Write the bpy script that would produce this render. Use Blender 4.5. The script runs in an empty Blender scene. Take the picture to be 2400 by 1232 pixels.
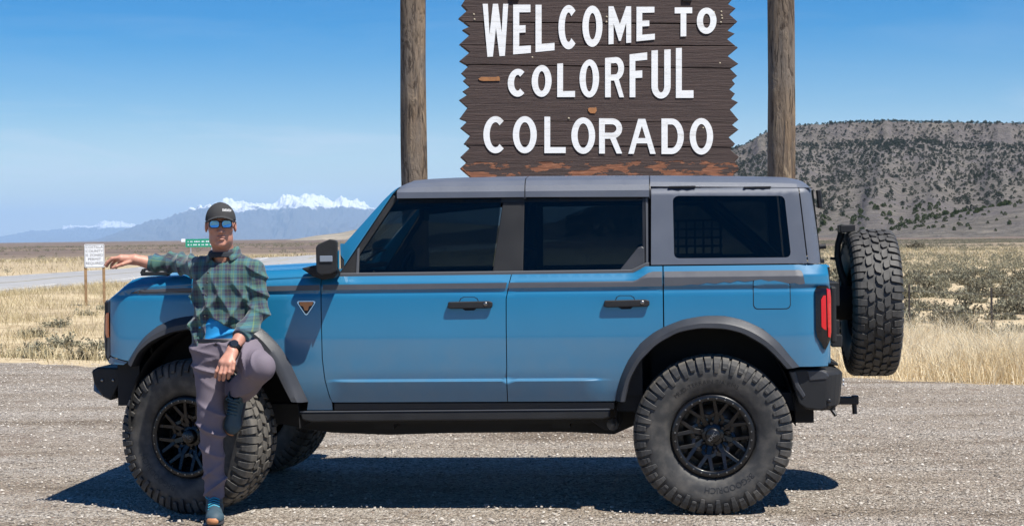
import bpy, bmesh, math, random
import numpy as np
from mathutils import Vector, Matrix, Euler
from mathutils.geometry import delaunay_2d_cdt

random.seed(7); rng = np.random.default_rng(7)
sc = bpy.context.scene
COL = sc.collection
R = math.radians

# ------------------------------------------------------------------ camera
CAM_POS = (0.0, -9.28, 1.565)
def setup_camera():
    cd = bpy.data.cameras.new('camera'); co = bpy.data.objects.new('camera', cd)
    COL.objects.link(co)
    yaw, pit, roll = -0.0852, -0.0161, -0.0127
    fw = Vector((math.sin(yaw)*math.cos(pit), math.cos(yaw)*math.cos(pit), math.sin(pit)))
    r = fw.cross(Vector((0, 0, 1))).normalized(); u = r.cross(fw)
    r2 = r*math.cos(roll) + u*math.sin(roll); u2 = -r*math.sin(roll) + u*math.cos(roll)
    m = Matrix((r2, u2, -fw)).transposed().to_4x4(); m.translation = CAM_POS
    co.matrix_world = m
    cd.sensor_fit = 'HORIZONTAL'; cd.sensor_width = 36.0; cd.lens = 36.0*3909/2400
    cd.clip_start = 0.1; cd.clip_end = 200000
    sc.camera = co
setup_camera()

# ------------------------------------------------------------------ sky, sun, exposure
SUN_DIR = Vector((0.44, -0.36, 1.0)).normalized()          # towards the sun
SUN_ELEV = math.asin(SUN_DIR.z); SUN_AZ = math.atan2(SUN_DIR.x, SUN_DIR.y)
def setup_light():
    w = bpy.data.worlds.new('World'); sc.world = w; w.use_nodes = True
    nt = w.node_tree; N = nt.nodes; L = nt.links; N.clear()
    out = N.new('ShaderNodeOutputWorld'); bg = N.new('ShaderNodeBackground')
    sky = N.new('ShaderNodeTexSky'); sky.sky_type = 'NISHITA'; sky.sun_disc = False
    sky.sun_elevation = SUN_ELEV; sky.sun_rotation = SUN_AZ
    sky.altitude = 1200; sky.air_density = 1.0; sky.dust_density = 0.05; sky.ozone_density = 1.6
    hs = N.new('ShaderNodeHueSaturation'); hs.inputs['Hue'].default_value = 0.510; hs.inputs['Saturation'].default_value = 2.0
    L.new(sky.outputs[0], hs.inputs['Color'])
    # thin cirrus: streaked noise over the sky direction, thicker towards the horizon
    tc = N.new('ShaderNodeTexCoord'); mp = N.new('ShaderNodeMapping')
    mp.inputs['Scale'].default_value = (5.0, 5.0, 34.0); mp.inputs['Rotation'].default_value = (0.10, 0.0, 0.3)
    L.new(tc.outputs['Generated'], mp.inputs['Vector'])
    n1 = N.new('ShaderNodeTexNoise'); n1.inputs['Scale'].default_value = 1.0; n1.inputs['Detail'].default_value = 8; n1.inputs['Roughness'].default_value = 0.62
    n1.inputs['Distortion'].default_value = 0.5
    L.new(mp.outputs[0], n1.inputs['Vector'])
    rp = N.new('ShaderNodeValToRGB'); rp.color_ramp.elements[0].position = 0.46; rp.color_ramp.elements[1].position = 0.72
    L.new(n1.outputs['Fac'], rp.inputs[0])
    sep = N.new('ShaderNodeSeparateXYZ'); L.new(tc.outputs['Generated'], sep.inputs[0])
    ev = N.new('ShaderNodeValToRGB')
    e = ev.color_ramp.elements; e[0].position = 0.0; e[0].color = (.9,.9,.9,1); e[1].position = 0.30; e[1].color = (0,0,0,1)
    m1 = e.new(0.045); m1.color = (.75,.75,.75,1); m2 = e.new(0.085); m2.color = (.10,.10,.10,1)
    L.new(sep.outputs['Z'], ev.inputs[0])
    mu0 = N.new('ShaderNodeMath'); mu0.operation = 'MULTIPLY'; L.new(rp.outputs[0], mu0.inputs[0]); L.new(ev.outputs[0], mu0.inputs[1])
    vl = N.new('ShaderNodeValToRGB'); q = vl.color_ramp.elements; q[0].position = 0.0; q[0].color = (.58,.58,.58,1); q3 = q.new(.075); q3.color = (.07,.07,.07,1); q[-1].position = 0.13; q[-1].color = (0,0,0,1)
    q2 = q.new(0.045); q2.color = (.28,.28,.28,1); L.new(sep.outputs['Z'], vl.inputs[0])
    mu = N.new('ShaderNodeMath'); mu.operation = 'MAXIMUM'; L.new(mu0.outputs[0], mu.inputs[0]); L.new(vl.outputs[0], mu.inputs[1])
    mx = N.new('ShaderNodeMix'); mx.data_type = 'RGBA'
    L.new(mu.outputs[0], mx.inputs['Factor']); L.new(hs.outputs[0], mx.inputs['A']); mx.inputs['B'].default_value = (8.2, 8.7, 9.3, 1)
    L.new(mx.outputs['Result'], bg.inputs['Color']); bg.inputs['Strength'].default_value = 0.066
    L.new(bg.outputs[0], out.inputs[0])
    sd = bpy.data.lights.new('sun', 'SUN'); sd.energy = 4.8; sd.angle = R(0.53); sd.color = (1.0, 0.955, 0.88)
    so = bpy.data.objects.new('sun', sd); COL.objects.link(so)
    so.rotation_euler = SUN_DIR.to_track_quat('Z', 'Y').to_euler(); so.location = (6, -6, 14)
    vs = sc.view_settings; vs.view_transform = 'Standard'; vs.look = 'None'; vs.exposure = 0.66; vs.gamma = 1.0; vs.use_curve_mapping = False
    c = sc.cycles; c.max_bounces = 10; c.transparent_max_bounces = 16; c.diffuse_bounces = 3; c.glossy_bounces = 4
    c.transmission_bounces = 6; c.volume_bounces = 2; c.sample_clamp_indirect = 6.0
    c.use_denoising = True; c.caustics_reflective = False; c.caustics_refractive = False
setup_light()

# ------------------------------------------------------------------ material helpers
def new_mat(name):
    m = bpy.data.materials.new(name); m.use_nodes = True
    nt = m.node_tree; b = nt.nodes['Principled BSDF']
    return m, nt, b
def node(nt, typ, **kw):
    n = nt.nodes.new(typ)
    for k, v in kw.items():
        if k in n.inputs.keys(): n.inputs[k].default_value = v
        else: setattr(n, k, v)
    return n
def ramp(nt, fac, stops):
    r = nt.nodes.new('ShaderNodeValToRGB'); e = r.color_ramp.elements
    while len(e) > 1: e.remove(e[-1])
    for i, (p, c) in enumerate(stops):
        c = (c, c, c, 1) if isinstance(c, (int, float)) else (*c[:3], 1)
        if i == 0: e[0].position = p; e[0].color = c
        else:
            q = e.new(p); q.color = c
    nt.links.new(fac, r.inputs[0]); return r.outputs[0]
def noise(nt, vec=None, scale=5, detail=4, rough=.55, dist=0):
    n = node(nt, 'ShaderNodeTexNoise'); n.inputs['Scale'].default_value = scale; n.inputs['Detail'].default_value = detail
    n.inputs['Roughness'].default_value = rough; n.inputs['Distortion'].default_value = dist
    if vec is not None: nt.links.new(vec, n.inputs['Vector'])
    return n.outputs['Fac']
def coords(nt, scale=(1,1,1), kind='Object', rot=(0,0,0)):
    t = nt.nodes.new('ShaderNodeTexCoord'); mp = nt.nodes.new('ShaderNodeMapping')
    mp.inputs['Scale'].default_value = scale; mp.inputs['Rotation'].default_value = rot
    nt.links.new(t.outputs[kind], mp.inputs['Vector']); return mp.outputs[0]
def mixc(nt, fac, a, b):
    m = nt.nodes.new('ShaderNodeMix'); m.data_type = 'RGBA'
    for key, v in (('Factor', fac), ('A', a), ('B', b)):
        if hasattr(v, 'is_output') or hasattr(v, 'links'): nt.links.new(v, m.inputs[key])
        elif key == 'Factor': m.inputs[key].default_value = v
        else: m.inputs[key].default_value = (*v[:3], 1)
    return m.outputs['Result']
def math_(nt, op, a, b=None):
    m = nt.nodes.new('ShaderNodeMath'); m.operation = op
    for i, v in enumerate((a, b)):
        if v is None: continue
        if isinstance(v, (int, float)): m.inputs[i].default_value = v
        else: nt.links.new(v, m.inputs[i])
    return m.outputs[0]
def bump(nt, b, h, strength=.3, dist=.01):
    n = nt.nodes.new('ShaderNodeBump'); n.inputs['Strength'].default_value = strength; n.inputs['Distance'].default_value = dist
    nt.links.new(h, n.inputs['Height']); nt.links.new(n.outputs[0], b.inputs['Normal'])
def simple(name, col, rough=.5, metal=0, coat=0, spec=.5, grain=0, gscale=60, var=0, vscale=8, coat_rough=.04):
    m, nt, b = new_mat(name)
    b.inputs['Base Color'].default_value = (*col, 1); b.inputs['Roughness'].default_value = rough
    b.inputs['Metallic'].default_value = metal; b.inputs['Coat Weight'].default_value = coat
    b.inputs['Coat Roughness'].default_value = coat_rough
    b.inputs['Specular IOR Level'].default_value = spec
    if var or grain: v = coords(nt)
    if var:
        f = noise(nt, v, vscale, 5)
        lo = tuple(c*(1-var) for c in col); hi = tuple(min(1, c*(1+var)) for c in col)
        nt.links.new(ramp(nt, f, [(.3, lo), (.7, hi)]), b.inputs['Base Color'])
        nt.links.new(ramp(nt, f, [(.3, max(.02, rough-.08)), (.7, min(1, rough+.08))]), b.inputs['Roughness'])
    if grain: bump(nt, b, noise(nt, v, gscale, 3), grain, .004)
    return m

# ------------------------------------------------------------------ object helpers
def tag(o, label=None, cat=None, group=None, kind=None):
    if label: o['label'] = label
    if cat: o['category'] = cat
    if group: o['group'] = group
    if kind: o['kind'] = kind
    return o
def empty(name, loc=(0,0,0), label=None, cat=None, group=None):
    o = bpy.data.objects.new(name, None); COL.objects.link(o); o.location = loc; o.empty_display_size = .2
    return tag(o, label, cat, group)
def link(name, me, mat=None, parent=None, loc=None, rot=None):
    o = bpy.data.objects.new(name, me); COL.objects.link(o)
    if mat is not None:
        mats = mat if isinstance(mat, (list, tuple)) else [mat]
        if not me.materials:
            for q in mats: me.materials.append(q)
    if parent is not None: o.parent = parent
    if loc is not None: o.location = loc
    if rot is not None: o.rotation_euler = rot
    return o
def np_mesh(name, V, F=None, tris=None, quads=None, smooth=False):
    me = bpy.data.meshes.new(name)
    V = np.asarray(V, dtype=np.float32)
    if F is not None:
        me.from_pydata(V.tolist(), [], F)
    else:
        nt_ = 0 if tris is None else len(tris); nq = 0 if quads is None else len(quads)
        me.vertices.add(len(V)); me.vertices.foreach_set('co', V.ravel())
        li = []
        if nt_: li.append(np.asarray(tris, dtype=np.int32).ravel())
        if nq: li.append(np.asarray(quads, dtype=np.int32).ravel())
        li = np.concatenate(li); me.loops.add(len(li)); me.loops.foreach_set('vertex_index', li)
        st = np.concatenate([np.arange(nt_)*3, nt_*3+np.arange(nq)*4]).astype(np.int32)
        me.polygons.add(nt_+nq); me.polygons.foreach_set('loop_start', st)
        me.update(calc_edges=True)
    me.validate()
    if smooth: me.polygons.foreach_set('use_smooth', [True]*len(me.polygons))
    me.update(); return me

class MB:
    """collects shapes and links them as one mesh object"""
    def __init__(s): s.V = []; s.F = []; s.sm = []
    def add(s, V, F, smooth=False):
        o = len(s.V); s.V += [tuple(v) for v in V]; s.F += [tuple(i+o for i in f) for f in F]; s.sm += [smooth]*len(F); return s
    def box(s, c, d, rot=None):
        x, y, z = (q/2 for q in d)
        V = [Vector(p) for p in ((-x,-y,-z),(x,-y,-z),(x,y,-z),(-x,y,-z),(-x,-y,z),(x,-y,z),(x,y,z),(-x,y,z))]
        if rot is not None:
            M = Euler(rot).to_matrix(); V = [M @ v for v in V]
        V = [v + Vector(c) for v in V]
        return s.add(V, [(0,3,2,1),(4,5,6,7),(0,1,5,4),(1,2,6,5),(2,3,7,6),(3,0,4,7)])
    def tube(s, pts, r, n=10, caps=True, smooth=True):
        pts = [Vector(p) for p in pts]; k = len(pts)
        rs = r if isinstance(r, (list, tuple)) else [r]*k
        V = []; F = []; up = None
        for i, p in enumerate(pts):
            t = (pts[min(i+1, k-1)] - pts[max(i-1, 0)]).normalized()
            if up is None:
                up = Vector((0,0,1)) if abs(t.z) < .9 else Vector((1,0,0))
            a = t.cross(up).normalized(); up = a.cross(t).normalized()
            for j in range(n):
                q = 2*math.pi*j/n; V.append(p + (a*math.cos(q) + up*math.sin(q))*rs[i])
        for i in range(k-1):
            for j in range(n):
                F.append((i*n+j, i*n+(j+1) % n, (i+1)*n+(j+1) % n, (i+1)*n+j))
        s.add(V, F, smooth)
        if caps:
            s.add([V[j] for j in range(n)], [tuple(range(n))]); s.add([V[(k-1)*n+j] for j in range(n)], [tuple(reversed(range(n)))])
        return s
    def lathe(s, prof, n=48, c=(0,0,0), axis='Y', smooth=True, closed=False):
        """prof: (radius, along) pairs; turned about an axis through c"""
        V = []; F = []; k = len(prof)
        for j in range(n):
            q = 2*math.pi*j/n; cs, sn = math.cos(q), math.sin(q)
            for r_, a in prof:
                p = (r_*cs, a, r_*sn) if axis == 'Y' else ((a, r_*cs, r_*sn) if axis == 'X' else (r_*cs, r_*sn, a))
                V.append((p[0]+c[0], p[1]+c[1], p[2]+c[2]))
        kk = k if closed else k-1
        for j in range(n):
            for i in range(kk):
                F.append((j*k+i, j*k+(i+1) % k, ((j+1) % n)*k+(i+1) % k, ((j+1) % n)*k+i))
        return s.add(V, F, smooth)
    def prism(s, poly, fn, a, b, smooth=False):
        """polygon (u,v) swept between depth a and b; fn(u,v,d)->xyz"""
        n = len(poly); V = [fn(u, v, a) for u, v in poly] + [fn(u, v, b) for u, v in poly]
        F = [tuple(range(n)), tuple(reversed(range(n, 2*n)))] + [(i, i+n, (i+1) % n+n, (i+1) % n) for i in range(n)]
        return s.add(V, F, smooth)
    def build(s, name, mat, parent=None, bevel=0, seg=2, loc=None, rot=None, recalc=True, smooth_all=False, angle=35):
        me = bpy.data.meshes.new(name); me.from_pydata(s.V, [], s.F); me.validate()
        if len(me.polygons) == len(s.sm): me.polygons.foreach_set('use_smooth', [True]*len(s.sm) if smooth_all else s.sm)
        if recalc:
            bm = bmesh.new(); bm.from_mesh(me); bmesh.ops.recalc_face_normals(bm, faces=bm.faces); bm.to_mesh(me); bm.free()
        o = link(name, me, mat, parent, loc, rot)
        if bevel:
            m = o.modifiers.new('bevel', 'BEVEL'); m.width = bevel; m.segments = seg; m.limit_method = 'ANGLE'; m.angle_limit = R(angle)
            m.harden_normals = False
        return o
def XZ(y0):
    return lambda u, v, d: (u, y0+d, v)

def text_mesh(txt, size=1.0, align='CENTER', extrude=0.0):
    cu = bpy.data.curves.new('lettering', 'FONT'); cu.body = txt; cu.size = size; cu.align_x = align; cu.extrude = extrude; cu.resolution_u = 3
    o = bpy.data.objects.new('lettering', cu); COL.objects.link(o)
    dg = bpy.context.evaluated_depsgraph_get(); ev = o.evaluated_get(dg)
    me = bpy.data.meshes.new_from_object(ev)
    bpy.data.objects.remove(o); bpy.data.curves.remove(cu)
    V = [v.co.copy() for v in me.vertices]; F = [tuple(p.vertices) for p in me.polygons]
    bpy.data.meshes.remove(me); return V, F

def sstep(a, b, x):
    t = np.clip((np.asarray(x, dtype=float)-a)/(b-a), 0, 1); return t*t*(3-2*t)
def fnoise(x, y, seed=0, octaves=4):
    """cheap smooth pseudo noise in about [-1,1], arrays or floats"""
    x = np.asarray(x, dtype=float); y = np.asarray(y, dtype=float); s = 0; a = 1; tot = 0
    r_ = np.random.default_rng(1000+seed)
    for o in range(octaves):
        for k in range(3):
            an = r_.uniform(0, 2*math.pi); ph = r_.uniform(0, 6.28); ph2 = r_.uniform(0, 6.28); f = (2**o)*r_.uniform(.8, 1.3)
            u = x*math.cos(an)+y*math.sin(an); w = -x*math.sin(an)+y*math.cos(an)
            s = s + a*np.sin(u*f+ph+1.3*np.sin(w*f*.7+ph2))/3*1.6
        tot += a; a *= .55
    return s/tot
# ================================================================== materials for things
def mat_paint():
    m, nt, b = new_mat('blue_paint')
    v = coords(nt)
    f = noise(nt, v, 3.0, 5)
    nt.links.new(ramp(nt, f, [(.3, (.007, .150, .296)), (.7, (.008, .160, .314))]), b.inputs['Base Color'])
    # dimmer light painted in with a film of road dust low on the body
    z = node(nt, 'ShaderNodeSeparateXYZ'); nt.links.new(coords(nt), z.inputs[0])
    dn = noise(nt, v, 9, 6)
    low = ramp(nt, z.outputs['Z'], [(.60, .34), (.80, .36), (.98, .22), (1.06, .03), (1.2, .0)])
    dust_shade = math_(nt, 'MULTIPLY', low, ramp(nt, dn, [(.30, .5), (.75, 1.0)]))
    nt.links.new(mixc(nt, dust_shade, b.inputs['Base Color'].links[0].from_socket, (.150, .175, .190)), b.inputs['Base Color'])
    b.inputs['Roughness'].default_value = .42; b.inputs['Coat Weight'].default_value = 1.0
    nt.links.new(math_(nt, 'ADD', math_(nt, 'MULTIPLY', dust_shade, .5), .035), b.inputs['Coat Roughness'])
    b.inputs['Coat IOR'].default_value = 1.55
    return m
def mat_glass(name='tinted_glass', tint=(.335, .375, .385), rough=.01):
    m = bpy.data.materials.new(name); m.use_nodes = True; nt = m.node_tree; N = nt.nodes; N.clear()
    o = N.new('ShaderNodeOutputMaterial'); t = N.new('ShaderNodeBsdfTransparent'); g = N.new('ShaderNodeBsdfGlossy')
    t.inputs[0].default_value = (*tint, 1); g.inputs['Roughness'].default_value = rough; g.inputs['Color'].default_value = (1, 1, 1, 1)
    fr = N.new('ShaderNodeFresnel'); fr.inputs['IOR'].default_value = 1.34
    mx = N.new('ShaderNodeMixShader'); nt.links.new(fr.outputs[0], mx.inputs[0]); nt.links.new(t.outputs[0], mx.inputs[1]); nt.links.new(g.outputs[0], mx.inputs[2])
    nt.links.new(mx.outputs[0], o.inputs[0]); return m
def mat_rubber(name='tyre_rubber', dusty=.5):
    m, nt, b = new_mat(name); v = coords(nt)
    f = noise(nt, v, 14, 6); f2 = noise(nt, v, 90, 3)
    base = ramp(nt, f, [(.35, (.028, .028, .028)), (.75, (.056, .054, .051))])
    nt.links.new(mixc(nt, math_(nt, 'MULTIPLY', ramp(nt, f, [(.45, 0.0), (.8, 1.0)]), dusty), base, (.14, .125, .105)), b.inputs['Base Color'])
    sx = node(nt, 'ShaderNodeSeparateXYZ'); nt.links.new(v, sx.inputs[0])
    rr = math_(nt, 'SQRT', math_(nt, 'ADD', math_(nt, 'MULTIPLY', sx.outputs['X'], sx.outputs['X']), math_(nt, 'MULTIPLY', sx.outputs['Z'], sx.outputs['Z'])))
    tread = math_(nt, 'MULTIPLY', ramp(nt, rr, [(.432, 0.0), (.438, 1.0)]), dusty*1.1)
    nt.links.new(mixc(nt, tread, b.inputs['Base Color'].links[0].from_socket, ramp(nt, f, [(.3, (.13, .118, .10)), (.7, (.22, .20, .17))])), b.inputs['Base Color'])
    b.inputs['Roughness'].default_value = .62; bump(nt, b, f2, .12, .002); return m
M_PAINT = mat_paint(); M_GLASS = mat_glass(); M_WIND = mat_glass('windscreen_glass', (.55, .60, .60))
M_RUBBER = mat_rubber(); M_SPARE_RUBBER = mat_rubber('spare_rubber', .12)
M_TOP = simple('hardtop_grey', (.100, .114, .145), .44, grain=.25, gscale=420, var=.06, vscale=5, spec=.5)
M_PLASTIC = simple('textured_black_plastic', (.019, .0195, .021), .55, spec=.35, grain=.35, gscale=300, var=.2, vscale=6)
M_FLARE = simple('flare_grey_plastic', (.040, .042, .048), .42, grain=.2, gscale=380, var=.18, vscale=5)
M_TRIM = simple('black_trim', (.012, .012, .014), .45, var=.2)
M_SATIN = simple('satin_grey_trim', (.085, .09, .10), .45, grain=.15, gscale=300)
M_DARK = simple('underbody_black', (.012, .012, .013), .75, var=.4, vscale=6)
M_WHEEL = simple('wheel_black', (.008, .008, .009), .30, spec=.35, coat=.25, var=.25, vscale=12)
M_STEEL = simple('dull_steel', (.30, .29, .28), .38, metal=1, var=.2)
M_RUST = simple('brown_muffler', (.22, .14, .085), .55, metal=.4, var=.35, vscale=12)
M_STRIPE = simple('grey_decal', (.080, .084, .096), .42, var=.05)
M_CHROME = simple('badge_bright', (.75, .74, .72), .2, metal=1)
M_ORANGE = simple('amber_lens', (.85, .17, .012), .3, coat=.2)
M_BADGE = simple('badge_orange', (.75, .25, .04), .35, coat=.5)
M_RED = simple('red_lens', (.50, .004, .006), .25, coat=.25)
M_SMOKE = simple('smoked_lens', (.006, .004, .005), .25, coat=.25, spec=.3)
M_CLEAR = simple('clear_lens', (.62, .65, .68), .12, coat=1)
M_SEAT = simple('seat_fabric', (.045, .047, .05), .85, grain=.3, gscale=200)
M_GAP = simple('shut_line', (.004, .006, .012), .8)
M_CAPTXT = simple('cap_letter_grey', (.13, .13, .135), .5)
M_TYRETXT = simple('tyre_letter_black', (.016, .016, .017), .5)

# ================================================================== the vehicle
CY = 0.98
def interp(x, pts):
    return np.interp(x, [p[0] for p in pts], [p[1] for p in pts])
def _mid(z): return .0445+.105*(z-.86)**2
_up = [(1.253,.0665),(1.261,.0665),(1.267,.060),(1.305,.062),(1.352,.095),(1.42,.12)]
_mids = [(z, _mid(z)) for z in (.80,.83,.86,.89,.92,.95,.98,1.01,1.04,1.07,1.10,1.13,1.16,1.19,1.215,1.234)]
P_LEDGE = [(.55,.105),(.60,.086),(.63,.073),(.665,.059),(.70,.046),(.7535,.029),(.7645,.0495),(.78,.0475)]+_mids+_up
P_PLAIN = [(.55,.105),(.60,.087),(.63,.076),(.665,.065),(.70,.056),(.75,.0485),(.775,.0465)]+_mids+_up
def taper(x):
    return interp(x, [(-3.25,.22),(-3.2,.15),(-3.17,.105),(-3.12,.062),(-3.05,.042),(-2.9,.024),(-2.5,.008),(-2.2,0),(.78,0),(.86,.010),(.92,.030),(.96,.062),(.985,.105),(1.0,.15)])
def fy(x, z):
    """outer side surface of the lower body: Y at (x, z)"""
    sh = .040*sstep(-.125, -.04, x)
    zz = np.where(np.asarray(z) > 1.262, 1.262+(np.asarray(z)-1.262)*.09/(.09+sh), z)
    lw = sstep(-1.86, -1.72, x)*(1-sstep(-.40, -.27, x))
    return lw*interp(zz, P_LEDGE)+(1-lw)*interp(zz, P_PLAIN)+taper(x)
def yglass(x, z): return .112+(np.asarray(z)-1.36)*.143+0*np.asarray(x)
def yhard(x, z):
    z = np.asarray(z); x = np.asarray(x)
    xe = .927-(z-1.39)*.10
    t = np.clip((x-(xe-.085))/.085, 0, 1)
    return .092+(z-1.39)*.14+np.maximum(0, z-1.782)**2*14+.085*(1-np.sqrt(np.maximum(0, 1-t**2)))
ZL = [.56,.60,.63,.665,.70,.735,.750,.7535,.7572,.7608,.7645,.768,.78,.80,.83,.86,.89,.92,.95,.98,1.01,1.04,1.07,1.10,1.13,1.16,1.19,1.215,1.234,1.244,1.253,1.261,1.267,1.285,1.305,1.32,1.336,1.352,1.37,1.388]
def inside(poly, x, y):
    poly = np.asarray(poly); x = np.asarray(x); y = np.asarray(y); c = np.zeros(x.shape, bool); j = len(poly)-1
    for i in range(len(poly)):
        xi, yi = poly[i]; xj, yj = poly[j]
        with np.errstate(divide='ignore', invalid='ignore'):
            c ^= ((yi > y) != (yj > y)) & (x < (xj-xi)*(y-yi)/(yj-yi)+xi)
        j = i
    return c
def densify(poly, step):
    out = []
    for i, p in enumerate(poly):
        q = poly[(i+1) % len(poly)]; d = math.hypot(q[0]-p[0], q[1]-p[1]); n = max(1, int(math.ceil(d/step)))
        out += [(p[0]+(q[0]-p[0])*k/n, p[1]+(q[1]-p[1])*k/n) for k in range(n)]
    return out
def area2(p): return sum(p[i][0]*p[(i+1) % len(p)][1]-p[(i+1) % len(p)][0]*p[i][1] for i in range(len(p)))
def panel(name, poly, f, mat, parent, holes=(), off=0.0, thick=.02, zl=ZL, dx=.06, step=.025):
    """a curved sheet-metal panel: outline in side elevation laid on the surface f, with turned-in edges"""
    if area2(poly) < 0: poly = poly[::-1]
    loops = [densify(poly, step)]+[densify(h[::-1] if area2(h) > 0 else h, step) for h in holes]
    P2 = []; E = []
    for lp in loops:
        o = len(P2); P2 += lp; E += [(o+i, o+(i+1) % len(lp)) for i in range(len(lp))]
    nb = len(P2); xs = [p[0] for p in poly]; zs = [p[1] for p in poly]
    gx, gz = np.meshgrid(np.arange(min(xs), max(xs), dx), [z for z in zl if min(zs) < z < max(zs)])
    gx = gx.ravel(); gz = gz.ravel(); ok = inside(poly, gx, gz)
    for h in holes: ok &= ~inside(h, gx, gz)
    B = np.array(P2)
    if ok.any():
        gx = gx[ok]; gz = gz[ok]
        d = np.min((gx[:, None]-B[None, :, 0])**2+(gz[:, None]-B[None, :, 1])**2, axis=1); k = d > (.010)**2
        P2 = P2+list(zip(gx[k].tolist(), gz[k].tolist()))
    res = delaunay_2d_cdt([Vector(p) for p in P2], E, [], 0, 1e-6)
    v2 = np.array([tuple(v) for v in res[0]]); T = np.array([t for t in res[2] if len(t) == 3])
    cen = v2[T].mean(axis=1); ok = inside(poly, cen[:, 0], cen[:, 1])
    for h in holes: ok &= ~inside(h, cen[:, 0], cen[:, 1])
    T = T[ok]
    X, Z = v2[:, 0], v2[:, 1]; Y = f(X, Z)+off; e = .0012
    nx = (f(X+e, Z)-f(X-e, Z))/(2*e); nz = (f(X, Z+e)-f(X, Z-e))/(2*e)
    nrm = np.stack([nx, -np.ones_like(nx), nz], 1); nrm /= np.linalg.norm(nrm, axis=1)[:, None]
    V = np.stack([X, Y, Z], 1)
    a = V[T]; fn = np.cross(a[:, 1]-a[:, 0], a[:, 2]-a[:, 0]); flip = fn[:, 1] > 0; T[flip] = T[flip][:, ::-1]
    F = [tuple(map(int, t)) for t in T]; VV = V.tolist(); NN = nrm.tolist()
    for lp in loops:
        n = len(lp); o = len(VV)
        for i, p in enumerate(lp):
            a0 = lp[i-1]; b0 = lp[(i+1) % n]; t = Vector((b0[0]-a0[0], 0, b0[1]-a0[1])).normalized()
            nn = Vector((t.z, 0, -t.x)); y = float(f(p[0], p[1]))+off
            VV.append((p[0], y, p[1])); NN.append(tuple((nn*.8+Vector((0, -.6, 0))).normalized()))
            VV.append((p[0]-nn.x*.003, y+thick, p[1]-nn.z*.003)); NN.append(tuple(nn))
        for i in range(n):
            j = (i+1) % n; F.append((o+2*i, o+2*i+1, o+2*j+1, o+2*j))
    me = bpy.data.meshes.new(name); me.from_pydata(VV, [], F)
    me.polygons.foreach_set('use_smooth', [True]*len(me.polygons))
    me.normals_split_custom_set_from_vertices(NN); me.update()
    return link(name, me, mat, parent)
def mirrored(o, parent=None):
    c = o.copy(); COL.objects.link(c); c.parent = parent if parent is not None else o.parent
    if parent is None or parent.type == 'EMPTY':
        c.scale = (1, -1, 1); c.location = (0, 2*CY, 0)
    for ch in list(o.children): mirrored(ch, c)
    return c

SUV = empty('parked_suv', (0, 0, 0), 'blue four-door off-road SUV with grey hardtop and oversized mud tyres on the gravel', 'suv')
both = []          # near-side parts that get a mirrored twin
RF_OUT = [(-.228,.639),(-.216,.699),(-.191,.782),(-.152,.865),(-.085,.957),(-.013,1.015),(.048,1.048),(.152,1.088),(.27,1.108),(.387,1.107),(.492,1.082),(.597,1.032),(.689,.951),(.747,.875),(.793,.823)]
RF_IN = [(-.172,.637),(-.144,.756),(-.086,.86),(.009,.955),(.128,1.02),(.246,1.041),(.387,1.035),(.481,1.011),(.597,.943),(.667,.875),(.718,.815)]
FF_OUT = [(-3.022,.875),(-3.002,.907),(-2.971,.955),(-2.92,1.016),(-2.845,1.074),(-2.745,1.117),(-2.621,1.135),(-2.448,1.134),(-2.301,1.103),(-2.216,1.047),(-2.131,.962),(-2.071,.865),(-2.012,.731),(-1.974,.637)]
FF_IN = [(-2.985,.845),(-2.941,.93),(-2.865,.99),(-2.752,1.038),(-2.628,1.059),(-2.45,1.058),(-2.33,1.035),(-2.25,.985),(-2.19,.905),(-2.135,.795),(-2.104,.729),(-2.060,.646)]
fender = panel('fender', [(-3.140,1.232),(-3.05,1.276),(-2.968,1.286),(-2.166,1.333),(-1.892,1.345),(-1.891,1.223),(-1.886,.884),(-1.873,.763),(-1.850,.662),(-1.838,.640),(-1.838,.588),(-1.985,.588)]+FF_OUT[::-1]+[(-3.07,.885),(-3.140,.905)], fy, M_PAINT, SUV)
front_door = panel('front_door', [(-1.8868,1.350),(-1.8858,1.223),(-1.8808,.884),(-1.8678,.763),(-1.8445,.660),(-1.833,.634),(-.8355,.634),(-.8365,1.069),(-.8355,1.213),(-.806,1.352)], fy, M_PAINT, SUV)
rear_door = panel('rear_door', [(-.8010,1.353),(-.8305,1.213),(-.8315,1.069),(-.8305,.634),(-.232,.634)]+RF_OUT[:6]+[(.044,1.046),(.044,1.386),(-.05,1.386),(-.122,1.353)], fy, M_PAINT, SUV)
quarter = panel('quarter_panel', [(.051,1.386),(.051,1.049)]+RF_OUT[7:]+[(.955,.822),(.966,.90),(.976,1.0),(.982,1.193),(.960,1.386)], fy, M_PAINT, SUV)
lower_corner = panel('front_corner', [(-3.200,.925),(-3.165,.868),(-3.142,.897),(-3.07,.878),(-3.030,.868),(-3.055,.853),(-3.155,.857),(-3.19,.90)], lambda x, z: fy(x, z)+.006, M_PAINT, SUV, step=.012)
both += [fender, front_door, rear_door, quarter, lower_corner]
# dark shell just behind the panels, so the shut lines read as gaps
def shell():
    m = MB()
    poly = [(-3.10,1.26),(-1.88,1.335),(-.1,1.335),(-.04,1.37),(.94,1.37),(.95,.86),(.80,.86)]+[(x, z+.012) for x, z in RF_OUT[::-1]]+[(-.25,.66),(-1.80,.66),(-1.95,.60)]+[(x, z+.012) for x, z in FF_OUT[::-1]]+[(-3.10,.93)]
    m.prism(poly, lambda u, v, d: (u, float(fy(u, v))+d, v), .022, .045)
    return m.build('inner_side', M_GAP, SUV)
both.append(shell())
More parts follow.
